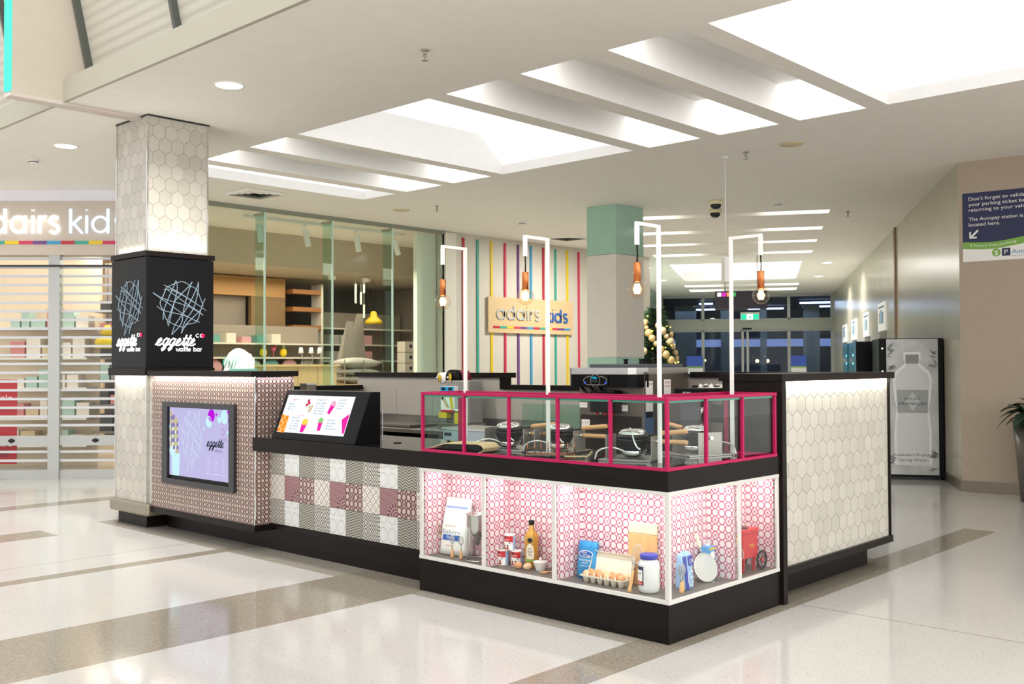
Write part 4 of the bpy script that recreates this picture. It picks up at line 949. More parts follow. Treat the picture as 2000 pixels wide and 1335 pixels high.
# gooseneck lamps -----------------------------------------------------------------
M_bulb = pane('amber_bulb_glass', (1, .93, .84), .15, .9)
M_fil = emissive('glowing_filament', (1, .55, .22), 26)
M_core = emissive('filament_core', (1, .78, .5), 9)
def pole_lamp():
    t = thing('bulb_lamp', '', 'lamp', (0, 0, 0), 'square white lamp poles on the worktop'); H = 2.34-ZC; w_ = .0105; A = .215
    MB().box(-w_, -w_, .0, w_, w_, H).build('pole', M_whmet, t, bevel=.002)
    MB().box(-w_, -A-w_, H-2*w_, w_, -w_, H).build('arm', M_whmet, t, bevel=.002)
    MB().box(-w_*.99, -A-w_, H-.135, w_*.99, -A+w_, H-2*w_).build('drop_tube', M_whmet, t)
    MB().tube([(0, -A, H-.13), (.003, -A, H-.19), (0, -A, H-.25)], .0045, 6).build('cord', M_blk, t)
    MB().lathe([(0, 0), (.02, 0), (.021, -.004), (.021, -.112), (.015, -.115), (0, -.115)], (0, -A, H-.235), 24).build('copper_holder', M_copper, t)
    c = (0, -A, H-.235-.155); R = .055
    b_ = MB().lathe([(.014, .047), (.016, .045)]+[(R*math.sin(a), R*math.cos(a)) for a in [math.radians(d) for d in range(18, 181, 12)]], c, 28).build('bulb', M_bulb, t)
    mb = MB()
    for k in range(8):
        a = 2*PI*k/8; x, y = .012*math.cos(a), .012*math.sin(a)
        mb.tube([(x, -A+y, c[2]+.030), (x*1.15, -A+y*1.15, c[2]-.026)], .0018, 5)
    mb.build('filament', M_fil, b_)
    MB().lathe([(0, .03), (.009, .026), (.010, -.022), (0, -.026)], c, 8).build('filament_stem', M_core, b_)
    MB().lathe([(.014, .062), (.014, .045)], c, 16).build('bulb_neck', M_chrome, b_)
    return t
L0 = pole_lamp()
for i, (x, y, rz, tx) in enumerate(((-1.935, .36, 0, 'leftmost white lamp pole, at the left end of the pink case'), (-1.17, .36, 0, 'second white lamp pole from the left, in front of the timber shop board'),
        (-.30, .36, 0, 'white lamp pole third from the left, standing nearest the pink corner post'), (-.285, 1.15, PI/2, 'rightmost white lamp pole whose arm points right over the side of the kiosk'))):
    o = L0 if i == 0 else copytree(L0)
    o.matrix_world = Matrix.Translation((x, y, ZC)) @ Matrix.Rotation(rz, 4, 'Z'); o['label'] = tx
    p = o.matrix_world @ Vector((0, -.215, 2.34-ZC-.39)); point('bulb_light', p, 2.2, (1, .62, .36), .03)

# right end cabinet with hexagonal tiles --------------------------------------------
t = thing('tiled_end_cabinet', 'tall end cabinet with elongated grey hexagon tiles and black frame at the kiosk right', 'cabinet', (-.2, 2.1, 0))
MB().box(-.42, 1.29, .225, -.022, 2.93, 1.40).build('carcass', M_lamv, t)
MB().box(-.022, 1.30, .225, -.012, 2.925, 1.405).build('hexagon_tiles', M_hexp, t)
MB().box(-.42, 1.255, .2, -.03, 1.29, 1.405).build('front_panel', M_lamv, t)
MB().box(-.03, 1.245, 0, .018, 1.298, 1.405).build('corner_post', M_lamv, t, bevel=.002)
MB().box(-.02, 2.925, .18, .005, 2.94, 1.405).build('rear_edge', M_lamv, t)
MB().box(-.44, 1.298, .178, .012, 2.955, .225).build('bottom_ledge', M_lam, t)
MB().box(-.42, 1.3, 0, -.15, 2.857, .178).build('plinth', M_lam, t)
MB().box(-.44, 1.24, 1.405, .022, 2.99, 1.453).build('top', M_lam, t, bevel=.002)
area('end_panel_light', (.006, 2.12, 1.402), .02, 1.6, 4.5, (1, .95, .84), (0, .32, 0))

# back walls of the kiosk -------------------------------------------------------------
t = thing('back_partition', 'rear kiosk partition in pale cement laminate with black capping', 'partition', (-3.2, 2.9, 0))
MB().box(-6.30, 2.85, 0, -3.93, 2.93, 1.385).build('tall_left_panel', M_concr, t)
MB().box(-3.93, 2.85, 0, -1.75, 2.93, 1.27).build('low_middle_panel', M_concr, t)
MB().box(-1.75, 2.85, 0, -.44, 2.93, 1.40).build('right_panel', M_concr, t)
MB().box(-6.32, 2.82, 1.385, -3.90, 3.0, 1.435).build('left_capping', M_lam, t)
MB().box(-3.93, 2.82, 1.27, -1.75, 2.99, 1.315).build('middle_capping', M_lam, t)
MB().box(-1.69, 2.82, 1.40, -.445, 2.99, 1.45).build('right_capping', M_lam, t)
MB().box(-3.975, 2.835, 1.27, -3.92, 2.95, 1.385).build('step_post', M_lam, t)
mb = MB()
for x in (-5.6, -5.0, -4.4, -3.4, -2.9, -1.2): mb.box(x-.002, 2.8485, .1, x+.002, 2.85, 1.26)
mb.build('panel_joint', M_skirt, t)
t = thing('side_partition', 'low left kiosk partition in cement laminate with black capping', 'partition', (-6.25, 1.8, 0))
MB().box(-6.32, .66, 0, -6.22, 2.82, 1.24).build('panel', simple('cement_laminate_dark', '7E786E', .5), t)
MB().box(-6.36, .66, 1.24, -6.16, 2.82, 1.29).build('capping', M_lam, t)
# ------------------------------------------------------------ menu screen on the worktop
t = thing('menu_screen', 'slanted black menu display showing pink cups on the left of the worktop', 'screen', (-3.3, .18, ZC))
mb = MB(); x0, x1 = -3.86, -2.79
mb.prism([(.055, ZC), (.30, ZC), (.30, 1.318), (.205, 1.318), (.06, ZC+.02)], (x0, 0, 0), UY, UZ, (x1-x0, 0, 0)); mb.build('housing', M_blkpl, t, bevel=.003)
FO = Vector((x0, .06, ZC+.02)); FV = Vector((0, .145, 1.318-ZC-.02)); FL = FV.length; FV.normalize(); FN = Vector(UX).cross(FV)
Sx, Sy = .87, .315; SO = FO+Vector(UX)*.045+FV*.035+FN*.002
mb = MB(); mb.quad(SO, SO+Vector(UX)*Sx, SO+Vector(UX)*Sx+FV*Sy, SO+FV*Sy); scr = mb.build('display', ems('menu_white', 'EEF2FA', 1.02), t)
e_hp, e_or, e_tl, e_ye, e_gn, e_or2 = ems('menu_pink', 'F02FA8'), ems('menu_orange', 'F08A28'), ems('menu_teal', '3C7F98', .8), ems('menu_yellow', 'F2D850'), ems('menu_green', '8FD07A'), ems('menu_amber', 'F4B860')
def cup(mb, cx, cy, wd, h, tilt, top, mt, mc=0):
    c, s = math.cos(tilt), math.sin(tilt); R_ = lambda p: (cx+p[0]*c-p[1]*s, cy+p[0]*s+p[1]*c)
    mb.prism([R_(p) for p in ((-wd*.3, 0), (wd*.3, 0), (wd*.5, h), (-wd*.5, h))], SO+FN*.0012, UX, FV, FN*.0004, mc)
    x, y = R_((0, h)); disc(mb, SO, UX, FV, x, y, wd*.5, wd*.36, .0004, 14, mt, .0018)
mb = MB(); cup(mb, .33, .01, .075, .085, -.12, 1, 1); cup(mb, .545, .03, .06, .085, .1, 1, 2); cup(mb, .60, .17, .06, .09, -.35, 1, 3)
mb.prism([(.79, .13), (.865, .18), (.865, .02), (.845, .02)], SO+FN*.0012, UX, FV, FN*.0004, 0)
mb.build('cup_pictures', [e_hp, e_ye, e_gn, ems('menu_blush', 'E9B4CC')], scr)
mb = MB()
for i in range(5):
    for j in range(3):
        x = .018+.034*j+.008*(i % 2); y = .018+.028*i-.004*j
        disc(mb, SO, UX, FV, x, y, .02, .018, .0004, 12, (i+j) % 2, .001+.0002*(i*3+j))
mb.build('waffle_picture', [e_or, e_or2], scr)
mb = MB()
for (x, y, m) in ((.30, .27, 0), (.315, .25, 0), (.29, .235, 0), (.335, .215, 1), (.36, .20, 1), (.345, .185, 1), (.365, .225, 1)): disc(mb, SO, UX, FV, x, y, .016, .014, .0004, 10, m, .001+.0003*x)
mb.build('fruit_picture', [ems('menu_berry', 'C43A4E'), ems('menu_cream', 'D8C3A0')], scr)
for s, x, y, wd, mm in (('eggette', .08, .27, .07, e_hp), ('Eggette', .05, .235, .07, e_tl), ('Frappe 6.0', .415, .275, .10, e_tl), ('Latte 6.0', .685, .28, .09, e_tl), ('Shake 6.0', .15, .12, .10, e_tl), ('Extra 0.8', .62, .115, .08, e_tl),
        ('Cocoa   Pineapple', .41, .25, .12, e_tl), ('Taro   Lemon', .41, .228, .11, e_tl), ('Mocha   Passionfruit', .41, .206, .12, e_tl), ('Matcha   Green Apple', .41, .184, .12, e_tl), ('Mango   Lychee', .41, .162, .11, e_tl),
        ('Milk Tea Latte', .685, .255, .08, e_tl), ('Green Tea Latte', .685, .233, .08, e_tl), ('Honey Latte', .685, .211, .07, e_tl), ('Caramel   Pineapple', .15, .095, .12, e_tl), ('Taro   Lemon', .15, .073, .10, e_tl),
        ('Mocha   Passionfruit', .15, .051, .12, e_tl), ('Mango   Lychee', .15, .029, .11, e_tl), ('Pearls   Red Bean', .62, .09, .11, e_tl), ('Whipped Cream', .62, .068, .08, e_tl), ('Coffee jelly  Mango jelly', .62, .046, .12, e_tl),
        ('Classic   Choc', .05, .21, .09, e_tl), ('Plain   6.0', .05, .188, .07, e_tl), ('choose a flavour', .22, .14, .08, e_hp)):
    write(s, SO+Vector(UX)*x+FV*y, UX, FV, .02, mm, scr, wdt=wd, dep=.0012)
# acrylic holder
t = thing('acrylic_box', 'clear acrylic box with a small tilted tray beside the menu screen', 'acrylic box', (-3.1, .42, ZC))
ax0, ax1, ay0, ay1, az = -3.19, -3.01, .36, .5, ZC+.235; mb = MB(); k = .003
mb.box(ax0, ay0, ZC+.002, ax1, ay0+k, az); mb.box(ax0, ay1-k, ZC+.002, ax1, ay1, az); mb.box(ax0, ay0, ZC+.002, ax0+k, ay1, az); mb.box(ax1-k, ay0, ZC+.002, ax1, ay1, az); mb.build('box_walls', M_acryl, t)
mb = MB()
for x, y in ((ax0, ay0), (ax1, ay0), (ax0, ay1), (ax1, ay1)): mb.box(x-.003, y-.003, ZC+.001, x+.003, y+.003, az)
mb.box(ax0, ay0-.002, az-.005, ax1, ay0+.002, az+.003); mb.box(ax0, ay1-.002, az-.003, ax1, ay1+.002, az+.003); mb.build('polished_edges', simple('acrylic_edge', 'D8D8E4', .15), t)
MB().add([(ax0+.03, .39, ZC+.06), (ax1-.01, .39, ZC+.06), (ax1-.01, .47, ZC+.1), (ax0+.05, .47, ZC+.1), (ax0+.03, .39, ZC+.066), (ax1-.01, .39, ZC+.066), (ax1-.01, .47, ZC+.106), (ax0+.05, .47, ZC+.106)], [(0, 1, 2, 3), (4, 7, 6, 5), (0, 4, 5, 1), (1, 5, 6, 2), (2, 6, 7, 3), (3, 7, 4, 0)]).build('tray', MATS['acrylic_edge'], t)

# ------------------------------------------------------------ egg-waffle irons
def sm3(p, n=5):
    xy = smooth([(a[0], a[1]) for a in p], n); xz = smooth([(a[0], a[2]) for a in p], n); return [(u[0], u[1], v[1]) for u, v in zip(xy, xz)]
def iron():
    t = thing('waffle_iron', '', 'waffle iron', (0, 0, 0), 'round waffle irons on the worktop')
    MB().box(-.165, -.17, 0, .165, .17, .012).build('base_tray', M_steel, t, bevel=.002)
    for sx in (-1, 1):
        MB().box(sx*.145-.002, -.09, .012, sx*.145+.002, .09, .15).build('side_plate', MATS['plate_steel'] if 'plate_steel' in MATS else simple('plate_steel', 'A8A49C', .35, .5), t)
        MB().tube([(sx*.142, 0, .115), (sx*.165, 0, .115)], .012, 12).build('pivot_knob', M_chrome, t)
    MB().lathe([(0, .035), (.045, .037), (.072, .06), (.09, .10), (.096, .118), (.096, .128), (0, .13)], (0, 0, 0), 32).build('lower_pan', M_dsteel, t)
    MB().lathe([(0, .018), (.055, .02), (.075, .035), (.086, .058)], (0, 0, 0), 28).build('heat_bowl', M_chrome, t)
    MB().lathe([(.096, .133), (.096, .145), (.09, .15)], (0, 0, 0), 32).build('lid_rim', M_dsteel, t)
    MB().lathe([(.09, .147), (.086, .166), (.072, .182), (.045, .189), (0, .190)], (0, 0, 0), 32).build('lid_dome', M_chrome, t)
    for i, (z, a) in enumerate(((.16, .16), (.115, -.02))):
        MB().tube([(.10, 0, z-.01), (.175, .0, z)], .006, 8).build('handle_rod', M_dsteel, t)
        MB().tube([(.165, 0, z), (.18, 0, z+a*.03), (.33, 0, z+a*.12), (.345, 0, z+a*.13)], [.012, .0145, .0155, .012], 12).build('wooden_handle', M_wood, t)
    MB().tube(sm3([(-.01, -.03, .192), (.015, -.07, .182), (.035, -.10, .14), (.06, -.115, .09), (.085, -.11, .07)]), .006, 8).build('upper_conduit', M_chrome, t)
    MB().tube(sm3([(-.0, -.05, .03), (-.04, -.10, .065), (-.10, -.14, .08), (-.165, -.165, .06), (-.185, -.172, .004)]), .006, 8).build('lower_conduit', M_chrome, t)
    return t
I0 = iron()
for i, (x, y, rz, tx) in enumerate(((-1.65, .50, .35, 'round waffle iron farthest left, beside the silver griddle'), (-1.26, .58, .25, 'second waffle iron from the left, behind the copper rack'),
        (-.575, .47, .3, 'third waffle iron, left of the pink corner post'), (-.47, 1.02, 2.75, 'rightmost waffle iron with its wooden handles pointing left, behind the side panes'))):
    o = I0 if i == 0 else copytree(I0)
    o.matrix_world = Matrix.Translation((x, y, ZC)) @ Matrix.Rotation(rz, 4, 'Z'); o['label'] = tx
# griddle
t = thing('griddle', 'flat silver-fronted griddle at the left end of the pink case', 'griddle', (-2.05, .7, ZC))
MB().box(-2.34, .52, ZC+.03, -1.90, .84, 1.045).build('body', simple('silver_blue_panel', 'B5BCC6', .3, .4), t, bevel=.003)
MB().box(-2.35, .51, 1.045, -1.89, .85, 1.06).build('hotplate', M_steel, t)
MB().box(-2.32, .515, 1.0, -2.25, .5195, 1.022).build('badge', M_dsteel, t)
for x, y in ((-2.31, .55), (-1.93, .55), (-2.31, .81), (-1.93, .81)): MB().lathe([(.012, 0), (.012, .03), (0, .03)], (x, y, ZC), 10).build('foot', M_blk, t)
# curved wooden stand
t = thing('wooden_stand', 'low bentwood stand with black sides lying inside the pink case', 'wooden stand', (-1.75, .22, ZC))
pf = [(-.20, .0), (.17, .0), (.20, .012), (.208, .03), (.19, .048), (.16, .055), (-.1, .05), (-.2, .02)]
Mx = Matrix.Translation((-1.78, .2, ZC)) @ Matrix.Rotation(.22, 4, 'Z')
MB(Mx).prism([(x*.86, z) for x, z in pf], (0, -.09, .0), UX, UZ, (0, .18, 0)).build('dark_core', M_blkpl, t)
mb = MB(Mx); out = [(-.205, .022), (-.1, .053), (.16, .058), (.193, .05), (.211, .03), (.2, .009), (.17, .0)]
for (x0, z0), (x1, z1) in zip(out[:-1], out[1:]):
    mb.add([(x0, -.1, z0), (x1, -.1, z1), (x1, .1, z1), (x0, .1, z0), (x0, -.1, z0+.006), (x1, -.1, z1+.006), (x1, .1, z1+.006), (x0, .1, z0+.006)], [(0, 1, 2, 3), (4, 7, 6, 5), (0, 4, 5, 1), (1, 5, 6, 2), (2, 6, 7, 3), (3, 7, 4, 0)], 0)
mb.build('bent_top', woodm('birch', 'D8BA8C', 'E6CDA2', 1, 'x', .5), t)
# copper rack
t = thing('copper_rack', 'copper rack with a row of upright pins inside the pink case', 'rack', (-1.09, .32, ZC))
mb = MB(); p0, p1 = Vector((-1.22, .215, ZC+.012)), Vector((-.985, .40, ZC+.012)); dr = (p1-p0); off = Vector((-.04, .05, 0))
mb.tube([p0, p1, p1+off, p0+off], .003, 6, closed=True); mb.build('base_ring', M_copper, t)
for i in range(8):
    q = p0+dr*(i/7)+(off if i % 2 else Vector((0, 0, 0))); MB().tube([q, q+Vector((0, 0, .075))], .0028, 6).build('pin', M_copper, t)
for q in (p0, p1): MB().tube([q-Vector((0, 0, .012)), q], .005, 6).build('foot', M_copper, t)
t = thing('roped_paddle', 'dark paddle with a knotted rope end lying in the pink case', 'paddle', (-.98, .2, ZC))
MB().prism([(-.20, -.02), (-.05, -.03), (.02, -.012), (.06, -.01), (.06, .01), (.02, .012), (-.05, .03), (-.20, .03)], (-.98, .2, ZC+.002), (.8, .6, 0), (-.6, .8, 0), (0, 0, .016)).build('blade', M_dsteel, t, bevel=.003)
mb = MB(); rp = [(-.93+.013*i, .236+.01*i+.004*math.sin(i*2), ZC+.012+.002*math.sin(i*3)) for i in range(10)]
mb.tube(rp, .006, 8); mb.tube([rp[-1], (-.805, .34, ZC+.03), (-.79, .33, ZC+.045), (-.80, .35, ZC+.04), (-.81, .335, ZC+.02)], .007, 8)
mb.build('rope', simple('natural_rope', 'C9B78F', .9), t)

# ------------------------------------------------------------ soft serve machine
t = thing('soft_serve_machine', 'tall stainless soft serve ice cream machine with black control band', 'ice cream machine', (-2.05, 2.4, 0))
sx0, sx1, sy0, sy1 = -2.40, -1.70, 2.02, 2.80
MB().box(sx0+.02, sy0+.14, .08, sx1, sy1, 1.455).build('cabinet', M_steelh, t, bevel=.006)
mb = MB(); mb.prism([(sx0, sy0+.04), (sx0+.05, sy0), (sx1-.06, sy0), (sx1-.012, sy0+.05), (sx1-.002, sy0+.2), (sx0, sy0+.2)], (0, 0, 1.435), UX, UY, (0, 0, .055)); mb.box(sx0, sy0+.2, 1.435, sx1+.004, sy1, 1.49); mb.build('top_band', M_steel, t)
MB().prism([(sx0, sy0+.045), (sx0+.05, sy0+.006), (sx1-.06, sy0+.006), (sx1-.008, sy0+.056), (sx1+.004, sy0+.2), (sx0, sy0+.2)], (0, 0, 1.33), UX, UY, (0, 0, .105)).build('control_band', M_blkpl, t)
pn = MB().box(sx0+.17, sy0+.0, 1.338, sx0+.44, sy0+.006, 1.43).build('control_panel', M_blk, t)
write('Milk', (sx0+.27, sy0-.001, 1.396), UX, UZ, .03, ems('panel_cyan', '20C8E8', 1.2), pn, wdt=.055)
write('Shake mixer', (sx0+.265, sy0-.001, 1.376), UX, UZ, .012, ems('panel_grey', 'A0A0A8', .7), pn, wdt=.065)
mb = MB(); ringd(mb, (sx0+.305, sy0-.001, 1.384), UX, UZ, 0, 0, .05, .003, .0006, 24, 0, 0, 100, 260); ringd(mb, (sx0+.305, sy0-.001, 1.384), UX, UZ, .0, 0, .05, .003, .0006, 24, 0, 0, -80, 80)
for sg in (-1, 1): line2(mb, (sx0+.305, sy0-.001, 1.384), UX, UZ, [(sg*.115, -.02), (sg*.125, .005), (sg*.10, .025), (sg*.05, .036)], .004, .0006)
line2(mb, (sx0+.305, sy0-.001, 1.384), UX, UZ, [(-.115, -.02), (-.09, -.035), (.09, -.035), (.115, -.02)], .003, .0006); mb.build('panel_outline', M_steel, pn)
mb = MB(); [disc(mb, (sx0+.305, sy0-.001, 1.384), UX, UZ, sg*.11, -.02, .008, dep=.002) for sg in (-1, 1)]; mb.build('blue_button', ems('panel_blue', '3858FF', 1.5), pn)
for i in range(3):
    x = sx0+.12+.1*i; MB().tube([(x, sy0+.05, 1.325), (x+.06, sy0+.03, 1.285), (x+.12, sy0+.02, 1.265)], [.012, .012, .008], 8).build('dispensing_lever', M_blk, t)
MB().box(sx0+.22, sy0+.03, 1.12, sx0+.48, sy0+.14, 1.30).build('dispensing_head', M_blkpl, t, bevel=.01)
for i in range(3): MB().lathe([(.018, .03), (.014, 0), (0, 0)], (sx0+.27+i*.08, sy0+.07, 1.095), 10).build('nozzle', M_red, t)
MB().box(sx0+.1, sy0-.02, .93, sx1-.1, sy0+.14, .945).build('drip_tray', M_dsteel, t, bevel=.003)
MB().box(sx0+.04, sy0+.134, .1, sx1-.03, sy0+.14, 1.09).build('front_door', simple('brown_reflective_door', '4A3C34', .18, .7), t)
mb = MB(); mb.prism([(.02, .28), (.35, .25), (.35, .70), (.02, .70)], (sx0, sy0, 1.491), UX, UY, (0, 0, .03)); mb.prism([(.36, .2), (.68, .2), (.68, .74), (.36, .74)], (sx0, sy0, 1.491), UX, UY, (0, 0, .03)); mb.build('hopper_cover', simple('grey_lid', '50535A', .4), t, bevel=.004)
for x, y, r in ((.25, .5, .022), (.54, .36, .024), (.37, .55, .014), (.46, .6, .012)): MB().lathe([(r*.9, 0), (r, .012), (r*.6, .02), (r*1.1, .034), (r*1.1, .042), (0, .042)], (sx0+x, sy0+y, 1.521), 14).build('lid_knob', M_blk, t)
for (fx, y, z, w_, h, m, n) in (('s', 2.18, 1.08, .10, .3, M_paper, 'specification_label'), ('s', 2.44, 1.22, .10, .17, M_paper, 'warning_label'), ('s', 2.16, .93, .13, .2, simple('blue_sheet', '4F6F96', .5), 'information_sheet')):
    MB().box(sx1+.0005, y, z, sx1+.002, y+w_, z+h).build(n, m, t)
write('CAUTION', (sx1+.003, 2.45, 1.36), UY, UZ, .02, M_red, t, wdt=.08); write('keep hands clear', (sx1+.003, 2.45, 1.33), UY, UZ, .02, M_red, t, wdt=.08)
write('MODEL  LIST', (sx1+.003, 2.19, 1.35), UY, UZ, .02, M_dsteel, t, wdt=.08)
for (x, z, w_, h) in ((.44, 1.13, .10, .05), (.03, 1.15, .085, .045), (.20, 1.10, .07, .07), (.05, .98, .09, .07)):
    MB().box(sx0+x, sy0+.131, z, sx0+x+w_, sy0+.1335, z+h).build('front_label', M_paper, t)
    write('WARNING', (sx0+x+.006, sy0+.13, z+h*.55), UX, UZ, .01, M_red, t, wdt=w_*.8)

# ------------------------------------------------------------ coffee grinder / brewer, cloth, sealer, benches
t = thing('steel_bench', 'stainless bench along the rear left of the kiosk', 'bench', (-4.6, 2.5, 0))
MB().box(-6.1, 2.2, .83, -3.2, 2.845, .87).build('bench_top', M_steel, t, bevel=.003)
MB().box(-6.1, 2.82, .87, -3.2, 2.845, .97).build('upstand', M_steel, t)
MB().box(-5.4, 2.3, .875, -4.75, 2.7, .90).build('sink_cover', M_steelh, t, bevel=.003)
for x in (-6.05, -5.1, -4.2, -3.25):
    for y in (2.24, 2.78): MB().box(x-.02, y-.02, 0, x+.02, y+.02, .83).build('leg', M_steel, t)
MB().box(-5.9, 2.25, .35, -4.3, 2.8, .79).build('undercounter_fridge', M_dsteel, t)
t = thing('rear_bench', 'dark bench behind the pink case carrying the coffee brewer', 'bench', (-1.05, 2.3, 0))
MB().box(-1.62, 1.95, .80, -.45, 2.84, .835).build('bench_top', M_counter, t); MB().box(-1.6, 2.0, 0, -.47, 2.82, .80).build('carcass', M_lamv, t)
t = thing('coffee_brewer', 'black and steel coffee brewer standing behind the pink case', 'coffee brewer', (-1.2, 2.3, .835))
MB().box(-1.43, 2.19, 1.22, -1.15, 2.6, 1.325).build('top_housing', M_blkpl, t, bevel=.006)
MB().box(-1.41, 2.24, .86, -1.19, 2.58, 1.22).build('body', simple('graphite_panel', '4A4C50', .35, .4), t, bevel=.004)
MB().box(-1.19, 2.3, .835, -.96, 2.6, 1.24).build('side_tank', M_steelh, t, bevel=.004)
MB().box(-1.16, 2.292, 1.06, -.99, 2.2999, 1.2).build('tank_window', M_blk, t)
MB().box(-1.43, 2.19, .835, -1.16, 2.6, .86).build('base', M_dsteel, t)
MB().tube([(-1.2, 2.24, 1.2), (-1.2, 2.23, 1.08)], .014, 10).build('spout', M_steel, t)
write('BUNN', (-1.345, 2.188, 1.285), UX, UZ, .02, M_paper, t, wdt=.07)
mb = MB()
mb.tube([(-1.46, 2.5, 1.335), (-.86, 2.5, 1.345)], .006, 8)
for x in (-1.44, -.88): mb.box(x-.006, 2.49, .8355, x+.006, 2.503, 1.34)
one(mb, 'towel_rail', M_dsteel, 'thin dark rail holding the white cloth behind the brewer', 'rail')
vs_ = []; nx_, ny_ = 26, 12; rnd = random.Random(5)
for j in range(ny_+1):
    for i in range(nx_+1):
        x = -1.40+.38*i/nx_; s = (j/ny_-.5)*.24
        drop = abs(s); ln = .035+.10*max(0, math.sin(i*.55+.6))**3
        z = 1.352-min(drop, ln)*(.85)+.007*math.sin(i*1.7+j)+rnd.uniform(-.003, .003); y = 2.5+(.014+.02*drop/.12)*(1 if s > 0 else -1)*min(1, drop*14)+.008*math.sin(i*.9+j*.7)
        vs_.append((x+.006*math.sin(j*1.3+i), y, z))
mb = MB(); mb.add(vs_, [(j*(nx_+1)+i, j*(nx_+1)+i+1, (j+1)*(nx_+1)+i+1, (j+1)*(nx_+1)+i) for j in range(ny_) for i in range(nx_)], 0, True)
o = one(mb, 'cloth', simple('white_cloth', 'F2EEE4', .9), 'crumpled white cloth draped over the thin rail behind the brewer', 'cloth'); s_ = o.modifiers.new('thick', 'SOLIDIFY'); s_.thickness = .003
# cup sealing machine
t = thing('cup_sealer', 'cup sealing machine with yellow film hubs at the rear left of the kiosk', 'cup sealer', (-4.25, 2.45, .87))
MB().box(-4.45, 2.42, .87, -4.05, 2.7, .93).build('base', M_steelh, t, bevel=.004)
MB().box(-4.42, 2.5, .93, -4.08, 2.7, 1.36).build('column_housing', simple('sealer_grey', '8D8B86', .4, .3), t, bevel=.01)
pn = MB().box(-4.43, 2.44, 1.06, -4.23, 2.5, 1.30).build('front_box', M_paper, t, bevel=.004)
MB().box(-4.428, 2.437, 1.21, -4.232, 2.44, 1.298).build('blue_panel', simple('panel_blue_paint', '1C97CC', .4), pn)
mb = MB(); k = 0
for x in (-4.38, -4.33, -4.28): mb.box(x-.008, 2.434, 1.225, x+.008, 2.437, 1.245, 0)
mb.box(-4.41, 2.434, 1.262, -4.36, 2.437, 1.288, 1); mb.box(-4.31, 2.434, 1.262, -4.26, 2.437, 1.288, 1); mb.build('buttons', [M_yel, M_dsteel], pn)
mb = MB(); O_ = (-4.428, 2.439, 1.08); line2(mb, O_, UX, UZ, [(.02, .11), (.10, .01)], .012, .002, 0); line2(mb, O_, UX, UZ, [(.05, .12), (.12, .01)], .01, .002, 1, .001); line2(mb, O_, UX, UZ, [(.15, .125), (.17, .005)], .04, .002, 2, .002); disc(mb, O_, UX, UZ, .03, .1, .016, dep=.002, m=3, lift=.003); mb.build('fruit_print', [MATS['scr_tan'] if False else simple('print_orange', 'E07A30', .5), M_grass, M_yel, M_blk], pn)
MB().box(-4.415, 2.43, 1.04, -4.25, 2.45, 1.062).build('red_label', M_red, t)
MB().box(-4.45, 2.43, .98, -4.33, 2.5, 1.035).build('left_yellow_guard', M_yel, t); MB().box(-4.22, 2.43, .90, -4.10, 2.5, 1.04).build('right_yellow_guard', M_yel, t)
MB().lathe([(.06, 0), (.06, .02), (0, .02)], (-4.16, 2.5, 1.21), 20, X=UX, Y=UZ, Z=(0, -1, 0)).build('round_dial', simple('dial_grey', '7C8696', .4), t)
MB().lathe([(.0, -.03), (.028, -.015), (.03, 0), (.028, .015), (0, .03)], (-4.13, 2.44, 1.07), 14).build('pink_knob', simple('pink_knob', 'C24C98', .4), t)
MB().tube([(-4.24, 2.46, 1.06), (-4.13, 2.45, 1.06)], .014, 10).build('lever', M_whmet, t)
for (x, z, r, wid, mm, nm) in ((-4.52, 1.385, .055, .09, M_paper, 'small_film_roll'), (-4.36, 1.39, .08, .06, M_blkpl, 'large_film_roll')):
    y = 2.52; R_ = MB().lathe([(0, 0), (r, 0), (r, wid), (0, wid)], (x, y, z), 28, X=UX, Y=UZ, Z=(.5, .86, 0)).build(nm, mm, t)
    if nm[0] == 'l': MB().lathe([(0, wid), (r*.96, wid), (r*.94, wid+.10), (0, wid+.10)], (x, y, z), 28, X=UX, Y=UZ, Z=(.5, .86, 0)).build('film_wrap', simple('maroon_film', '7E1B34', .3), t)
    mb = MB(); AX = Vector((.5, .86, 0)).normalized(); SX = Vector((.86, -.5, 0)).normalized(); c0_ = Vector((x, y, z))-AX*.014
    mb.lathe([(0, 0), (.034, 0), (.034, .012), (0, .012)], c0_, 20, X=SX, Y=UZ, Z=AX)
    for k in range(4):
        a = PI/4+k*PI/2; q = c0_+SX*(math.cos(a)*.046)+Vector((0, 0, math.sin(a)*.046))
        ringd(mb, q, SX, UZ, 0, 0, .013, .010, .004, 16)
    mb.build('yellow_hub', M_yel, R_)
    MB().lathe([(.014, 0), (.010, .03), (0, .035)], c0_, 12, X=SX, Y=UZ, Z=-AX).build('spindle', M_chrome, R_)
t = thing('wall_socket', 'white wall socket on the cement back panel of the kiosk', 'socket', (-4.3, 2.84, 1.06))
MB().box(-4.352, 2.815, 1.015, -4.26, 2.849, 1.103).build('plate', M_paper, t, bevel=.004); MB().tube([(-4.33, 2.82, 1.02), (-4.32, 2.79, .98), (-4.27, 2.78, .92), (-4.2, 2.75, .875)], .006, 8).build('cable', M_blk, t)
one(MB().box(-3.58, 2.74, .88, -2.5, 2.746, 1.14), 'splash_glass', M_glassg, 'low greenish glass splash guard in front of the rear panel', 'glass guard')
t = thing('steel_canister', 'brushed steel box standing behind the patterned cabinet', 'canister', (-4.6, 1.5, 1.2))
MB().box(-5.1, 1.2, .0, -4.99, 1.31, 1.33).build('body', M_steelh, t, bevel=.004); MB().box(-5.105, 1.195, 1.33, -4.985, 1.315, 1.345).build('lid', M_steel, t)

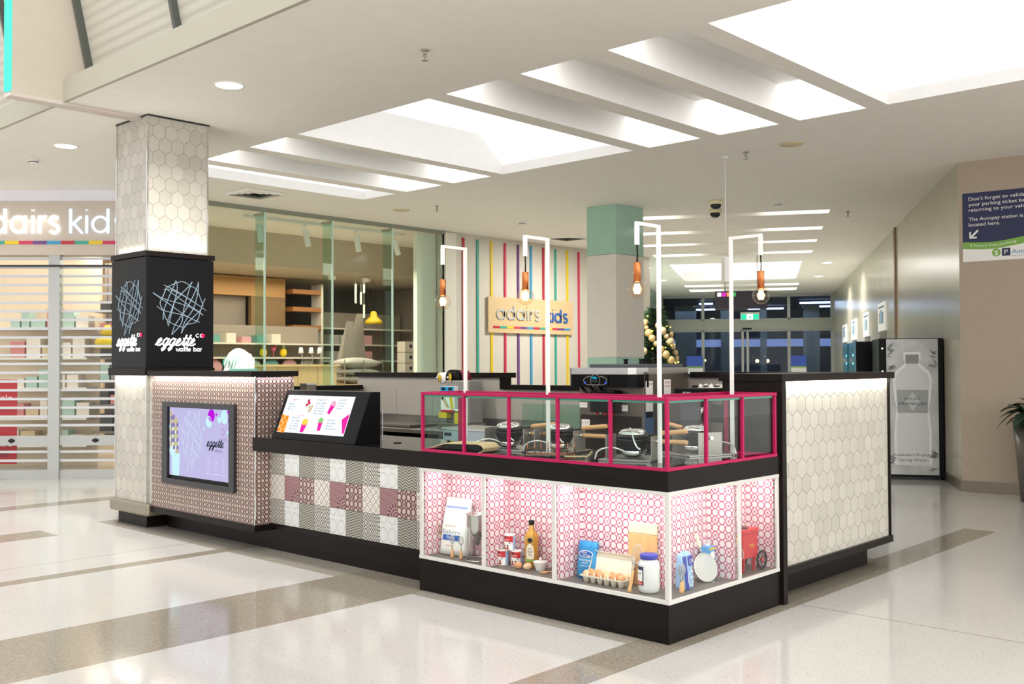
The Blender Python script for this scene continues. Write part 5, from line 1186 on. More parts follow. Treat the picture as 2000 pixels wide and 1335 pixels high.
# white wrapped object on the left cabinet -------------------------------------------
t = thing('wrapped_display', 'glossy white crumpled wrapping with green flecks on top of the left cabinet', 'wrapped item', (-4.95, .25, 1.473))
vs_ = []; rnd = random.Random(9); nu, nv = 36, 14
for j in range(nv+1):
    a = j/nv*PI/2
    for i in range(nu):
        b_ = 2*PI*i/nu; f_ = 1+.12*math.sin(b_*5+j*.6)+.08*math.sin(b_*11-j*.9)
        x = .155*math.cos(a)*math.cos(b_)*f_*(1.0 if math.cos(b_) > 0 else 1.12); y = .11*math.cos(a)*math.sin(b_)*f_; z = .19*math.sin(a)**.85*(1-.18*(x+.03)*6*.15)+.012*math.sin(b_*7+j*1.4)
        vs_.append((-4.63+x-.012*math.sin(a)*3, .25+y, 1.475+max(0, z)))
mb = MB(); mb.add(vs_, [(j*nu+i, j*nu+(i+1) % nu, (j+1)*nu+(i+1) % nu, (j+1)*nu+i) for j in range(nv) for i in range(nu)], 0, True)
mb.build('wrapping', simple('white_wrap', 'F6F5EC', .3), t, subsurf=1)
mb = MB()
for k in range(5): x = -4.75+.05*k; mb.tube([(x, .135, 1.50), (x+.02, .14, 1.55), (x-.01, .17, 1.60)], [.002, .005, .002], 6)
mb.build('green_ribbon', simple('green_ribbon', '2FA88A', .4), t)
MB().box(-4.60, .12, 1.474, -4.45, .3, 1.492).build('turquoise_base', simple('turquoise_card', '86D2BE', .5), t)
# ------------------------------------------------------------ goods in the lit niches
ZN = .232
def bag(name, label, cat, c, w_, d_, h, rz, lean, mat, group=None, pinch=.35, seed=1):
    """a filled paper bag: box-like bottom, flattened top"""
    t = thing(name, label, cat, c, group); rnd = random.Random(seed)
    M = Matrix.Translation(c) @ Matrix.Rotation(rz, 4, 'Z') @ Matrix.Rotation(lean, 4, 'X')
    n, k = 9, 24; vs_ = []
    for j in range(n+1):
        f = j/n; dd = d_*(1-(f**2.2)*(1-pinch*.3)); ww = w_*(1+.03*math.sin(f*9+seed)-.05*f)
        for i in range(k):
            a = 2*PI*i/k; cx, sy = math.cos(a), math.sin(a); e = .35
            x = ww/2*(abs(cx)**e)*(1 if cx > 0 else -1); y = dd/2*(abs(sy)**e)*(1 if sy > 0 else -1)
            q = .0015 if 0 < j < n else 0
            vs_.append((x+rnd.uniform(-q, q), y+rnd.uniform(-q, q), h*f+(.004*math.sin(i*1.3+seed) if j == n else 0)))
    mb = MB(M); mb.add(vs_, [(j*k+i, j*k+(i+1) % k, (j+1)*k+(i+1) % k, (j+1)*k+i) for j in range(n) for i in range(k)], 0, True)
    mb.add(vs_[:k], [tuple(range(k))[::-1]]); mb.add(vs_[-k:], [tuple(range(k))])
    mb.build('bag_body', mat, t)
    U = M.to_3x3() @ Vector((1, 0, 0)); V = M.to_3x3() @ Vector((0, 0, 1)); N = U.cross(V)
    def face(x, z): return M @ Vector((x, -d_/2*(1-(max(0, z)/h)**2.2*(1-pinch*.3))-.0022, z))
    return t, M, U, V, N, face
t, M, U, V, N, fc = bag('flour_bag', 'large white flour bag with a blue band leaning in the left niche', 'flour bag', (-1.855, .19, ZN), .235, .11, .375, .10, -.10, M_paper, seed=3)
tilt = lambda z: V
for (x, z, w_, h, m, n) in ((-.085, .065+.03, .15, .036, M_blue, 'blue_band'), (-.095, .31, .19, .014, simple('pale_blue_print', '8FA0E0', .5), 'top_band')):
    q = [fc(x, z), fc(x+w_, z), fc(x+w_, z+h), fc(x, z+h)]; mb = MB(); mb.quad(*q); mb.build(n, m, t)
write('Flour', fc(-.045, .105)-Vector((0, .0015, 0)), U, (fc(0, .14)-fc(0, .10)), .03, M_paper, t, wdt=.07)
write('Bakers', fc(-.09, .14)-Vector((0, .0015, 0)), U, (fc(0, .2)-fc(0, .14)), .04, simple('silver_print', '9AA3B5', .5), t, wdt=.155)
write('All Purpose', fc(-.075, .185)-Vector((0, .0015, 0)), U, (fc(0, .2)-fc(0, .14)), .02, simple('wheat_print', '9A7B52', .5), t, wdt=.10)
write('1kg Net', fc(-.05, .055)-Vector((0, .0015, 0)), U, (fc(0, .1)-fc(0, .05)), .02, simple('coral_print', 'D9826A', .5), t, wdt=.07)
mb = MB(); [line2(mb, fc(-.11, .13), U, V, [(-.01+.004*i, 0), (-.018+.008*i, .07-.008*i)], .003, .001) for i in range(4)]; mb.build('wheat_emblem', MATS['wheat_print'], t)
def whisk(label, c, h, tilt=(0, 0), group=None, r=.013, cat='whisk', hh=.06, rr=.02):
    t = thing('hand_whisk', label, cat, c, group); M = Matrix.Translation(c) @ Matrix.Rotation(tilt[0], 4, 'Y') @ Matrix.Rotation(tilt[1], 4, 'X')
    MB(M).lathe([(r, 0), (r*.98, .01), (r*.6, hh*.9), (r*.4, hh), (0, hh)], (0, 0, 0), 16).build('wooden_handle', M_woodz, t)
    MB(M).lathe([(.003, hh), (.003, hh+.035)], (0, 0, 0), 8).build('shaft', M_steel, t)
    mb = MB(M); z0 = hh+.03; H = h-z0
    for k in range(5):
        a = PI*k/5; pts = []
        for i in range(13):
            s = i/12; ang = s*2*PI-PI; x = rr*math.sin(ang)*(.55+.45*abs(math.sin(ang/2))) if False else rr*math.sin(PI*s*2); z = z0+H*(.5-.5*math.cos(2*PI*s))
            pts.append((x*math.cos(a), x*math.sin(a), z))
        mb.tube(pts, .0011, 5)
    mb.build('wire_loops', M_steel, t); return t
whisk('left of two small whisks with orange wooden handles in front of the flour bag', (-1.795, .095, ZN), .15, group='small whisks by the flour', rr=.016)
whisk('right of two small whisks with orange wooden handles in front of the flour bag', (-1.715, .10, ZN), .15, group='small whisks by the flour', rr=.018)
# batter funnel on a wire stand
t = thing('batter_funnel', 'steel batter funnel on a wire stand in the left niche', 'funnel', (-1.53, .17, ZN)); c = (-1.61, .15, ZN)
MB().lathe([(0, .10), (.012, .10), (.075, .225), (.075, .30), (.079, .305), (.073, .30), (.07, .225), (.01, .105)], c, 28).build('cone', M_chrome, t)
mb = MB(); mb.tube([(c[0]+.08*math.cos(a*PI/10), c[1]+.08*math.sin(a*PI/10), ZN+.004) for a in range(20)], .004, 6, closed=True)
for k in range(3):
    a = 2*PI*k/3+2.6; mb.tube([(c[0]+.08*math.cos(a), c[1]+.08*math.sin(a), ZN+.004), (c[0]+.072*math.cos(a), c[1]+.072*math.sin(a), ZN+.225)], .002, 6)
mb.build('wire_stand', M_chrome, t)
# tins
def tin(label, c, rz):
    t = thing('milk_tin', label, 'tin', c, 'cream tins in a pyramid'); r, h = .0365, .098; M = Matrix.Translation(c) @ Matrix.Rotation(rz, 4, 'Z')
    MB(M).lathe([(0, 0), (r, 0), (r+.001, .003), (r, .005), (r, h-.005), (r+.001, h-.003), (r, h), (r-.003, h), (r-.003, h-.004), (0, h-.004)], n=28).build('can', M_paper, t)
    def wrap(a0, a1, z0, z1, m, nm, lift=.0006, f=None):
        mb = MB(M); n = 10; pts = []
        for i in range(n+1):
            a = math.radians(a0+(a1-a0)*i/n); q = f(i/n) if f else 0
            pts += [((r+lift)*math.cos(a), (r+lift)*math.sin(a), z0+q), ((r+lift)*math.cos(a), (r+lift)*math.sin(a), z1)]
        mb.add(pts, [(2*i, 2*i+2, 2*i+3, 2*i+1) for i in range(n)], 0, True); return mb.build(nm, m, t)
    wrap(-150, -20, .060, .090, M_red, 'red_band', f=lambda s: -.010*s)
    wrap(-20, 30, .006, .085, simple('tin_blue', 'A9C3E8', .5) if 'tin_blue' not in MATS else MATS['tin_blue'], 'blue_side')
    wrap(-118, -100, .012, .034, MATS['tin_brown'] if 'tin_brown' in MATS else simple('tin_brown', '8A5242', .5), 'pudding_picture', .001); wrap(-84, -66, .012, .036, MATS['tin_brown'], 'pudding_picture', .001)
    wrap(-125, -60, .006, .013, M_red, 'berry_picture', .0012); wrap(-112, -92, .076, .088, M_dsteel, 'dark_oval', .0012); wrap(-60, -48, .040, .050, M_blue, 'blue_oval', .0012)
    me = text_mesh('Carnation'); xs_ = [v.co.x for v in me.vertices]; x0, x1 = min(xs_), max(xs_)
    mb = MB(M); mb.add([((r+.0014)*math.cos(math.radians(-140+80*(v.co.x-x0)/(x1-x0))), (r+.0014)*math.sin(math.radians(-140+80*(v.co.x-x0)/(x1-x0))), .064+v.co.y*.014) for v in me.vertices], [tuple(p.vertices) for p in me.polygons]); mb.build('lettering', M_paper, t)
tin('bottom left tin of the three-tin pyramid', (-1.385, .155, ZN), .0); tin('bottom right tin of the three-tin pyramid', (-1.295, .19, ZN), .25); tin('top tin of the three-tin pyramid', (-1.34, .172, ZN+.099), .12)
# oil bottle
t = thing('oil_bottle', 'square-shouldered rice bran oil bottle with a black cap', 'bottle', (-1.115, .205, ZN)); c = (-1.18, .205, ZN)
M_oil, nt, b = new_mat('golden_oil', 'E0A62E', .08, spec=.6, coat=.4); b.inputs['Transmission Weight'].default_value = .35; b.inputs['Emission Color'].default_value = (0, 0, 0, 1)
MB().lathe([(0, 0), (.040, 0), (.045, .006), (.045, .19), (.042, .205), (.030, .225), (.0165, .238), (.016, .275), (0, .276)], c, 28).build('body', M_oil, t)
MB().lathe([(0, .272), (.0185, .272), (.0185, .298), (0, .299)], c, 20).build('cap', M_blk, t)
def wrapc(mb, c, r, a0, a1, pts2d, n=14, m=0):
    pass
Md = (math.sin(.75)*.6, -1)
def lab(c, r, prof, mat, nm, par, a_mid=-62, lift=.001):
    """label wrapped on a round body: prof = [(z, half width in metres)]"""
    mb = MB(); k = 8; vs_ = []
    for z, hw in prof:
        for i in range(k+1):
            a = math.radians(a_mid)+(-1+2*i/k)*hw/r; vs_.append((c[0]+(r+lift)*math.cos(a), c[1]+(r+lift)*math.sin(a), c[2]+z))
    mb.add(vs_, [(j*(k+1)+i, j*(k+1)+i+1, (j+1)*(k+1)+i+1, (j+1)*(k+1)+i) for j in range(len(prof)-1) for i in range(k)], 0, True)
    return mb.build(nm, mat, par)
lb = lab(c, .045, [(.06, .024), (.10, .027), (.135, .022), (.15, .012), (.156, .002)], M_cream, 'arched_label', t)
lab(c, .045, [(.045, .035), (.058, .035)], M_grass, 'green_ribbon_label', t); lab(c, .045, [(.163, .004), (.168, .014), (.178, .017), (.188, .014), (.193, .004)], M_dsteel, 'oval_badge', t)
def wtext(s, c, r, z, h, wd, mat, par, a_mid=-62, lift=.0018):
    me = text_mesh(s); xs_ = [v.co.x for v in me.vertices]; x0, x1 = min(xs_), max(xs_)
    mb = MB(); P_ = []
    for v in me.vertices:
        a = math.radians(a_mid)+((v.co.x-x0)/(x1-x0)-.5)*wd/r; P_.append((c[0]+(r+lift)*math.cos(a), c[1]+(r+lift)*math.sin(a), c[2]+z+v.co.y*h))
    mb.add(P_, [tuple(p.vertices) for p in me.polygons]); return mb.build('lettering', mat, par)
wtext('RICE', c, .045, .118, .018, .026, M_dsteel, t); wtext('BRAN', c, .045, .100, .018, .032, M_dsteel, t); wtext('OIL', c, .045, .082, .018, .02, M_dsteel, t)
def egg(label, c, rz=0, up=False, group=None, s=1.0, mat=None):
    M = Matrix.Translation(c) @ Matrix.Rotation(rz, 4, 'Z') @ (Matrix() if up else Matrix.Rotation(PI/2, 4, 'Y'))
    prof = [(.0225*s*math.sin(a)*(1-.13*math.cos(a)), -.029*s*math.cos(a)) for a in [PI*i/12 for i in range(13)]]
    return one(MB(M).lathe(prof, n=20), 'egg', mat or M_egg, label, 'egg', group)
egg('brown egg lying on its side before the right tin', (-1.215, .115, ZN+.022), .1, group='loose brown eggs'); egg('brown egg standing end-on before the oil bottle', (-1.145, .125, ZN+.0222), 1.3, group='loose brown eggs', mat=M_eggl)
t = thing('sugar_pot', 'ribbed white pot with a spoon beside the oil bottle', 'pot', (-1.01, .17, ZN)); c = (-1.075, .17, ZN)
MB().lathe([(0, 0), (.028, 0)]+[(.028+.018*i/16+(.0008 if i % 2 else 0), .004+.052*i/16) for i in range(17)]+[(.043, .058), (.027, .01)], c, 28).build('ribbed_bowl', M_whmet, t)
MB().lathe([(0, .062), (.03, .056), (.043, .050)], c, 20).build('sugar', M_paper, t); MB().lathe([(0, .055), (.007, .06), (.009, .078), (0, .084)], c, 12).build('knob', M_cream, t)
t = thing('scoop', 'small wooden scoop lying at the right of the middle niche', 'scoop', (-.93, .14, ZN))
MB().lathe([(0, 0), (.02, 0), (.023, .01), (.02, .008), (0, .004)], (-1.0, .12, ZN), 16, sy=1.3).build('bowl', M_wood, t); MB().tube([(-.985, .14, ZN+.008), (-.93, .19, ZN+.012)], .005, 8).build('handle', M_wood, t)
one(MB(Matrix.Translation((-.93, .235, ZN)) @ Matrix.Rotation(-.25, 4, 'Y')).box(-.006, -.03, 0, .006, .03, .12), 'wooden_block', M_woodz, 'thin leaning wooden slat at the right end of the middle niche', 'wooden slat')
# blue flour packet
MB_blue, nt, b = new_mat('blue_wave_print', '2F7FC8', .3); f = noise(nt, 14, 3); nt.links.new(mixc(nt, f, rgb('1E5FC0'), rgb('3FB0D0')), b.inputs['Base Color'])
t, M, U, V, N, fc = bag('flour_packet', 'blue and turquoise plain flour packet in the corner niche', 'flour packet', (-.72, .205, ZN), .13, .075, .215, .12, -.05, MB_blue, pinch=1.2, seed=5)
off = Vector((0, -.003, 0))
mb = MB(); q = [fc(0, .13)+off]; O_ = fc(0, .145)+off
mb.prism([(.05*math.cos(a)+.0, .022*math.sin(a)) for a in [2*PI*i/20 for i in range(20)]], O_, U, V, N*.001, 0); mb.prism([(.045*math.cos(a), .018*math.sin(a)) for a in [2*PI*i/20 for i in range(20)]], O_+N*.0012, U, V, N*.0008, 1); mb.build('cloud_emblem', [M_paper, M_blue], t)
write('White', O_+U*-.036+V*.003+N*.003, U, V, .02, M_paper, t, wdt=.045); write('Wings', O_+U*-.02+V*-.013+N*.003, U, V, .02, M_paper, t, wdt=.05)
write('Premium', fc(-.04, .103)+off, U, V, .02, M_paper, t, wdt=.078); write('PLAIN', fc(-.02, .088)+off, U, V, .014, M_paper, t, wdt=.035); write('for perfect baking results', fc(-.035, .072)+off, U, V, .01, M_paper, t, wdt=.065)
mb = MB(); disc(mb, fc(.02, .045)+off, U, V, 0, 0, .03, .008, .001); mb.build('baked_picture', MATS['tin_brown'], t)
# egg carton with eggs
t = thing('egg_carton', 'open grey-cream cardboard egg carton in the corner niche', 'egg carton', (-.53, .14, ZN)); Mc = Matrix.Translation((-.53, .135, ZN)) @ Matrix.Rotation(.02, 4, 'Z')
mb = MB(Mc)
for i in range(6):
    for j in range(2): mb.lathe([(0, 0), (.015, 0), (.0225, .035), (.024, .040)], (-.125+.05*i, -.025+.048*j, .0), 12)
mb.box(-.155, -.055, .038, .155, -.05, .046); mb.box(-.155, .047, .038, .155, .052, .046); mb.box(-.155, -.055, .038, -.15, .052, .046); mb.box(.15, -.055, .038, .155, .052, .046); mb.box(-.155, -.003, .03, .155, .001, .05)
for i in range(5): mb.lathe([(.009, .03), (.004, .058), (0, .06)], (-.10+.05*i, -.050, 0), 8)
mb.build('cup_tray', M_cream, t)
mb = MB(Mc); a_ = Vector((0, .052, .045)); up = Vector((0, .035, .115))
mb.add([(-.155, a_.y, a_.z), (.155, a_.y, a_.z), (.15, a_.y+up.y, a_.z+up.z), (-.15, a_.y+up.y, a_.z+up.z), (-.14, a_.y-.018+up.y, a_.z+up.z+.012), (.14, a_.y-.018+up.y, a_.z+up.z+.012), (-.155, a_.y-.025, a_.z+.01), (.155, a_.y-.025, a_.z+.01)],
    [(0, 1, 2, 3), (3, 2, 5, 4), (0, 3, 4, 6), (1, 7, 5, 2)])
o = mb.build('lid', M_cream, t); s_ = o.modifiers.new('thick', 'SOLIDIFY'); s_.thickness = .003
MB(Mc).box(-.09, .055+.02, .125, -.075, .06+.02, .137).build('closure_tab', M_paper, t)
for i in range(6):
    for j in range(2):
        p = Mc @ Vector((-.125+.05*i, -.025+.048*j, .043)); egg('brown egg in the carton, %s row, %s from the left' % (('front', 'back')[j], ('first', 'second', 'third', 'fourth', 'fifth', 'sixth')[i]), p, 0, True, 'eggs in the open carton', .98, M_egg if (i+j) % 3 else M_eggl)
# chopping board
t = thing('chopping_board', 'tall two-tone bamboo chopping board leaning in the corner niche', 'chopping board', (-.34, .255, ZN)); Mb = Matrix.Translation((-.345, .243, ZN)) @ Matrix.Rotation(-.03, 4, 'X')
MB(Mb).box(-.10, -.012, 0, .095, .008, .30).build('bamboo_body', M_woodz, t, bevel=.004); MB(Mb).box(-.10, -.012, .3005, .095, .008, .365).build('pale_top_band', woodm('pale_maple', 'EBD5AE', 'F2E2C4', 1, 'x', .5), t, bevel=.004)
whisk('long balloon whisk with a pale wooden handle leaning against the jar', (-.305, .055, ZN), .275, (.10, -.22), r=.0115, hh=.125, rr=.028)
# plastic jar
t = thing('flour_jar', 'clear plastic jar of white powder with a blue lid', 'jar', (-.225, .135, ZN)); c = (-.225, .135, ZN)
MB().lathe([(0, 0), (.05, 0), (.059, .012), (.061, .03), (.061, .155), (.056, .172), (.044, .185), (.042, .19), (0, .19)], c, 32).build('body', simple('milky_plastic', 'DCDCDC', .2), t)
MB().lathe([(0, .188), (.049, .188), (.051, .192), (.051, .212), (.048, .216), (0, .216)], c, 32).build('blue_lid', simple('lid_blue', '3D3FA8', .3), t)
lab(c, .061, [(.045, .032), (.15, .032)], M_navy, 'dark_label', t, -115); lab(c, .061, [(.06, .026), (.13, .026)], M_paper, 'label_picture', t, -115, .002); lab(c, .061, [(.048, .028), (.068, .028)], M_red, 'red_label_band', t, -115, .0026)
wtext('FLOUR', c, .061, .105, .016, .04, M_navy, t, -115, .003); wtext('BAKING', c, .061, .052, .014, .04, M_paper, t, -115, .0035)
# sugar bag, whisks, sieve, carton in the side niches
t, M, U, V, N, fc = bag('sugar_bag', 'blue and white sugar bag standing behind the side pane', 'sugar bag', (-.125, .345, ZN), .115, .07, .205, PI/2+.12, -.03, simple('sugar_blue_white', '9FC0E8', .4), pinch=1.6, seed=8)
off = Vector((.003, 0, 0))
mb = MB()
for (x, w_, z, h, m) in ((-.055, .035, .0, .19, 0), (.0, .055, .13, .055, 0)): q = [fc(x, z)+off, fc(x+w_, z)+off, fc(x+w_, z+h)+off, fc(x, z+h)+off]; mb.quad(*q, m)
mb.build('navy_panel', [MATS['lid_blue']], t)
write('CSR', fc(.002, .145)+off*1.6, U, V, .03, M_paper, t, wdt=.05); write('White', fc(-.01, .06)+off*1.6, U, V, .02, M_paper, t, wdt=.055); write('sugar', fc(.0, .035)+off*1.6, U, V, .02, M_paper, t, wdt=.04)
mb = MB(); ringd(mb, fc(.01, .06)+off*1.5, U, V, 0, 0, .042, .006, .001, 20, 0, 0, 60, 300); mb.build('white_swirl', M_paper, t)
whisk('nearer of two small whisks in front of the sugar bag', (-.075, .235, ZN), .16, group='small whisks by the sugar', rr=.02); whisk('farther of two small whisks, half hidden beside the sugar bag', (-.10, .285, ZN), .15, group='small whisks by the sugar', rr=.018)
t = thing('sieve', 'round wire mesh sieve with a cream handle standing in the side niche', 'sieve', (-.13, .57, ZN)); c = Vector((-.13, .575, ZN+.085)); ax = Vector((.9, -.3, .28)).normalized(); sx_ = Vector((.3, .95, 0)).normalized(); sz = ax.cross(sx_).normalized()
sz = -sz if sz.z < 0 else sz
mb = MB(); mb.tube([c+sx_*.083*math.cos(2*PI*i/28)+sz*.083*math.sin(2*PI*i/28) for i in range(28)], .0035, 6, closed=True); mb.build('rim', M_chrome, t)
M_mesh = bpy.data.materials.new('wire_mesh'); M_mesh.use_nodes = True; nt = M_mesh.node_tree; nt.nodes.clear(); E.nt = nt
o_ = nt.nodes.new('ShaderNodeOutputMaterial'); mi = nt.nodes.new('ShaderNodeMixShader'); tr = nt.nodes.new('ShaderNodeBsdfTransparent'); di = nt.nodes.new('ShaderNodeBsdfDiffuse'); di.inputs[0].default_value = (.75, .73, .68, 1); mi.inputs[0].default_value = .62
nt.links.new(tr.outputs[0], mi.inputs[1]); nt.links.new(di.outputs[0], mi.inputs[2]); nt.links.new(mi.outputs[0], o_.inputs[0])
MB().lathe([(.082*math.cos(a), -.05*math.sin(a)) for a in [PI/2*i/8 for i in range(9)]], c, 28, X=sx_, Y=sz, Z=ax).build('mesh_bowl', M_mesh, t)
hd = (sz*1.0+sx_*-.12).normalized(); MB().tube([c+hd*.083, c+hd*.115], .004, 6).build('neck', M_chrome, t)
MB().tube([c+hd*.115, c+hd*.125, c+hd*.2, c+hd*.205], [.006, .0095, .0095, .006], 10).build('handle', simple('cream_plastic', 'EADFB8', .4), t)
MB().tube([c-sz*.083+sx_*.03, c-sz*.10+sx_*.055+ax*.01, c-sz*.083+sx_*.06], .002, 6).build('foot_loop', M_chrome, t)
t = thing('cream_carton', 'blue and white cream carton with a spout behind the sieve', 'carton', (-.175, .66, ZN)); Mx = Matrix.Translation((-.172, .665, ZN)) @ Matrix.Rotation(.1, 4, 'Z')
MB(Mx).box(-.03, -.035, 0, .03, .035, .195).build('carton_body', simple('carton_blue', '5BA0D8', .4), t, bevel=.002)
MB(Mx).box(.0302, -.034, .175, .0308, .034, .188).build('yellow_band', M_yel, t); MB(Mx).lathe([(.012, 0), (.012, .012), (0, .014)], (0, 0, .195), 14).build('spout_cap', M_paper, t)
q = Mx @ Vector((.0312, 0, .14)); mb = MB(); disc(mb, q, UY, UZ, 0, 0, .026, dep=.001); mb.build('white_disc', M_paper, t); write('Cream', q+Vector((.001, -.024, -.06)), UY, UZ, .02, M_paper, t, wdt=.05)
# popcorn cart
t = thing('popcorn_cart', 'small red toy popcorn cart with black spoked wheels in the last niche', 'popcorn cart', (-.12, 1.05, ZN)); px, py = -.13, 1.02
MB().box(px-.06, py-.10, ZN+.085, px+.05, py+.08, ZN+.235).build('red_body', M_red, t, bevel=.006); MB().box(px-.065, py-.105, ZN+.235, px+.055, py+.085, ZN+.265).build('red_rim', M_red, t, bevel=.006)
MB().lathe([(.035, 0), (.045, .006), (.035, .012), (0, .008)], (px-.005, py-.03, ZN+.262), 20).build('pan', M_dsteel, t)
for x in (-.05, .04):
    for y in (-.085, .045): MB().prism([(-.008, 0), (.004, 0), (.012, .09), (-.012, .09)], (px+x, py+y-.006, ZN), UX, UZ, (0, .012, 0)).build('leg', M_red, t)
for x in (.062, -.075):
    w0 = (px+x, py+.105, ZN+.06); wh = MB().tube([(w0[0], w0[1]+.055*math.cos(2*PI*i/24), w0[2]+.055*math.sin(2*PI*i/24)) for i in range(24)], .006, 6, closed=True).build('wheel', M_blk, t)
    mb = MB(); [mb.tube([w0, (w0[0], w0[1]+.052*math.cos(2*PI*i/10), w0[2]+.052*math.sin(2*PI*i/10))], .0022, 5) for i in range(10)]; mb.build('spokes', M_blk, wh); MB().lathe([(.012, -.004), (.014, .006), (0, .008)], w0, 12, X=UY, Y=UZ, Z=UX).build('red_hub', M_red, wh)
MB().lathe([(.06, 0), (.028, .03)], (px+.0, py-.14, ZN+.19), 6).build('gold_awning', M_yel, t); MB().tube([(px, py-.14, ZN), (px, py-.14, ZN+.19)], .005, 8).build('awning_post', M_yel, t)
write('POP', (px+.0515, py-.02, ZN+.15), UY, UZ, .03, M_yel, t, wdt=.05)
whisk('wire whisk beside the red popcorn cart', (-.07, .86, ZN), .17, group=None, rr=.026)

# ------------------------------------------------------------ vending machine and its neighbours
t = thing('vending_machine', 'black drinks vending machine, grey bottled water poster on its side', 'vending machine', P3(COR, -.36, 1.6, 0))
MB(COR).box(-.72, 1.10, .04, -.02, 2.0, 1.84).build('cabinet', M_blk, t, bevel=.004)
MB(COR).box(-.80, 1.09, .06, -.72, 2.0, 1.84).build('door', M_blkpl, t, bevel=.004); MB(COR).box(-.7, 1.15, 0, -.05, 1.95, .04).build('base', M_dsteel, t)
vO = Vector(P3(COR, -.71, 1.097, .07)); vU = Vector(D3(COR, 1, 0, 0)); vV = Vector(UZ); vN = vU.cross(vV); PW, PH = .63, 1.76
M_leaf, nt, b = new_mat('grey_leaf_print', '9EA09F', .3); f = noise(nt, 5, 4); nt.links.new(mixc(nt, f*1.4-.2, rgb('A5A8A7'), rgb('DCDEDE')), b.inputs['Base Color'])
ps = MB().quad(vO, vO+vU*PW, vO+vU*PW+vV*PH, vO+vV*PH).build('poster', M_leaf, t)
def pc(n, h): return MATS[n] if n in MATS else simple(n, h, .35)
mb = MB(); cx = PW/2
half = [(.0, .12), (.19, .12), (.205, .2), (.195, .3), (.2, .5), (.185, .7), (.17, .85), (.19, .95), (.2, 1.1), (.21, 1.2), (.19, 1.30), (.12, 1.37), (.075, 1.41), (.07, 1.46), (.085, 1.47), (.085, 1.56), (0, 1.56)]
poly = [(cx+x, z) for x, z in half]+[(cx-x, z) for x, z in half[::-1][1:-1]]
glow = [(cx+(x+.02)*(1 if x > 0 else 0), z) for x, z in half]
glowp = [(cx+x*1.1+(.01 if x > 0 else 0), .10+(z-.10)*1.02) for x, z in half]+[(cx-x*1.1-(.01 if x > 0 else 0), .10+(z-.10)*1.02) for x, z in half[::-1][1:-1]]
mb.prism(glowp, vO+vN*.0006, vU, vV, vN*.0005, 0); mb.prism(poly, vO+vN*.0012, vU, vV, vN*.0006, 1)
mb.prism([(cx-.185, .8), (cx+.185, .8), (cx+.195, 1.1), (cx-.195, 1.1)], vO+vN*.002, vU, vV, vN*.0006, 2); mb.prism([(cx-.08, 1.44), (cx+.08, 1.44), (cx+.08, 1.56), (cx-.08, 1.56)], vO+vN*.002, vU, vV, vN*.0006, 3)
mb.prism([(cx, .83), (cx+.09, .95), (cx, 1.07), (cx-.09, .95)], vO+vN*.0028, vU, vV, vN*.0005, 4); mb.build('bottle_picture', [pc('print_white', 'F4F5F5'), pc('print_pale', 'DBDDDD'), pc('print_mid', 'A5A8A8'), pc('print_dark', '8A8E8E'), pc('print_light', 'C8CBCB')], ps)
mb = MB(); rnd = random.Random(4)
for k in range(26):
    side = k % 2; bx_ = (.0 if side else PW); y = rnd.choice([rnd.uniform(.02, .35), rnd.uniform(1.35, 1.7)]); a = rnd.uniform(-.5, 1.0) if side else PI-rnd.uniform(-.5, 1.0); L = rnd.uniform(.07, .15)
    p0, p1 = (max(.005, min(PW-.005, bx_)), y), (max(.005, min(PW-.005, bx_+L*math.cos(a))), max(.02, min(PH-.02, y+L*math.sin(a)))); m_ = ((p0[0]+p1[0])/2, (p0[1]+p1[1])/2); n_ = (-(p1[1]-p0[1])*.14, (p1[0]-p0[0])*.14)
    mb.prism([p0, (m_[0]+n_[0], m_[1]+n_[1]), p1, (m_[0]-n_[0], m_[1]-n_[1])], vO+vN*.0008, vU, vV, vN*.0004, 0)
mb.build('leaf_print', MATS['print_dark'], ps)
write('MOUNT', vO+vU*(cx-.10)+vV*.965+vN*.004, vU, vV, .05, pc('ink', '3A3C3E'), ps, wdt=.2); write('FRANKLIN', vO+vU*(cx-.165)+vV*.90+vN*.004, vU, vV, .06, MATS['ink'], ps, wdt=.33)
write("Australia's Premium", vO+vU*(cx-.25)+vV*.24+vN*.002, vU, vV, .05, MATS['ink'], ps, wdt=.52); write('Spring Water', vO+vU*(cx-.17)+vV*.175+vN*.002, vU, vV, .05, MATS['ink'], ps, wdt=.34)
mb = MB(COR); [mb.box(-.77, 1.085, z, -.75, 1.09, z+.02) for z in (.2, .6, 1.0, 1.4, 1.7)]; mb.build('rivet', M_chrome, t)
for i, (s, tt) in enumerate(((2.35, -.98), (3.6, -.98))):
    t = thing('ticket_machine', ['nearer', 'farther'][i]+' black parking ticket machine with a lit blue face beyond the vending machine', 'ticket machine', P3(COR, tt+.45, s, 0), 'parking ticket machines')
    MB(COR).box(tt, s, 0, tt+.85, s+.9, 1.83).build('cabinet', M_blk, t, bevel=.004); MB(COR).box(tt-.03, s+.02, .2, tt, s+.88, 1.82).build('lit_face', simple('dark_glass_face', '31474E', .15, emit='3F8FA0', estr=.25) if i == 0 else MATS['dark_glass_face'], t)
    mb = MB(COR); [mb.box(tt-.034, s+.1, z, tt-.03, s+.2, z+.03) for z in (1.2, 1.35, 1.5, 1.62)]; mb.build('indicator', emissive('indicator_cyan', '7FE0FF', 2) if i == 0 else MATS['indicator_cyan'], t)
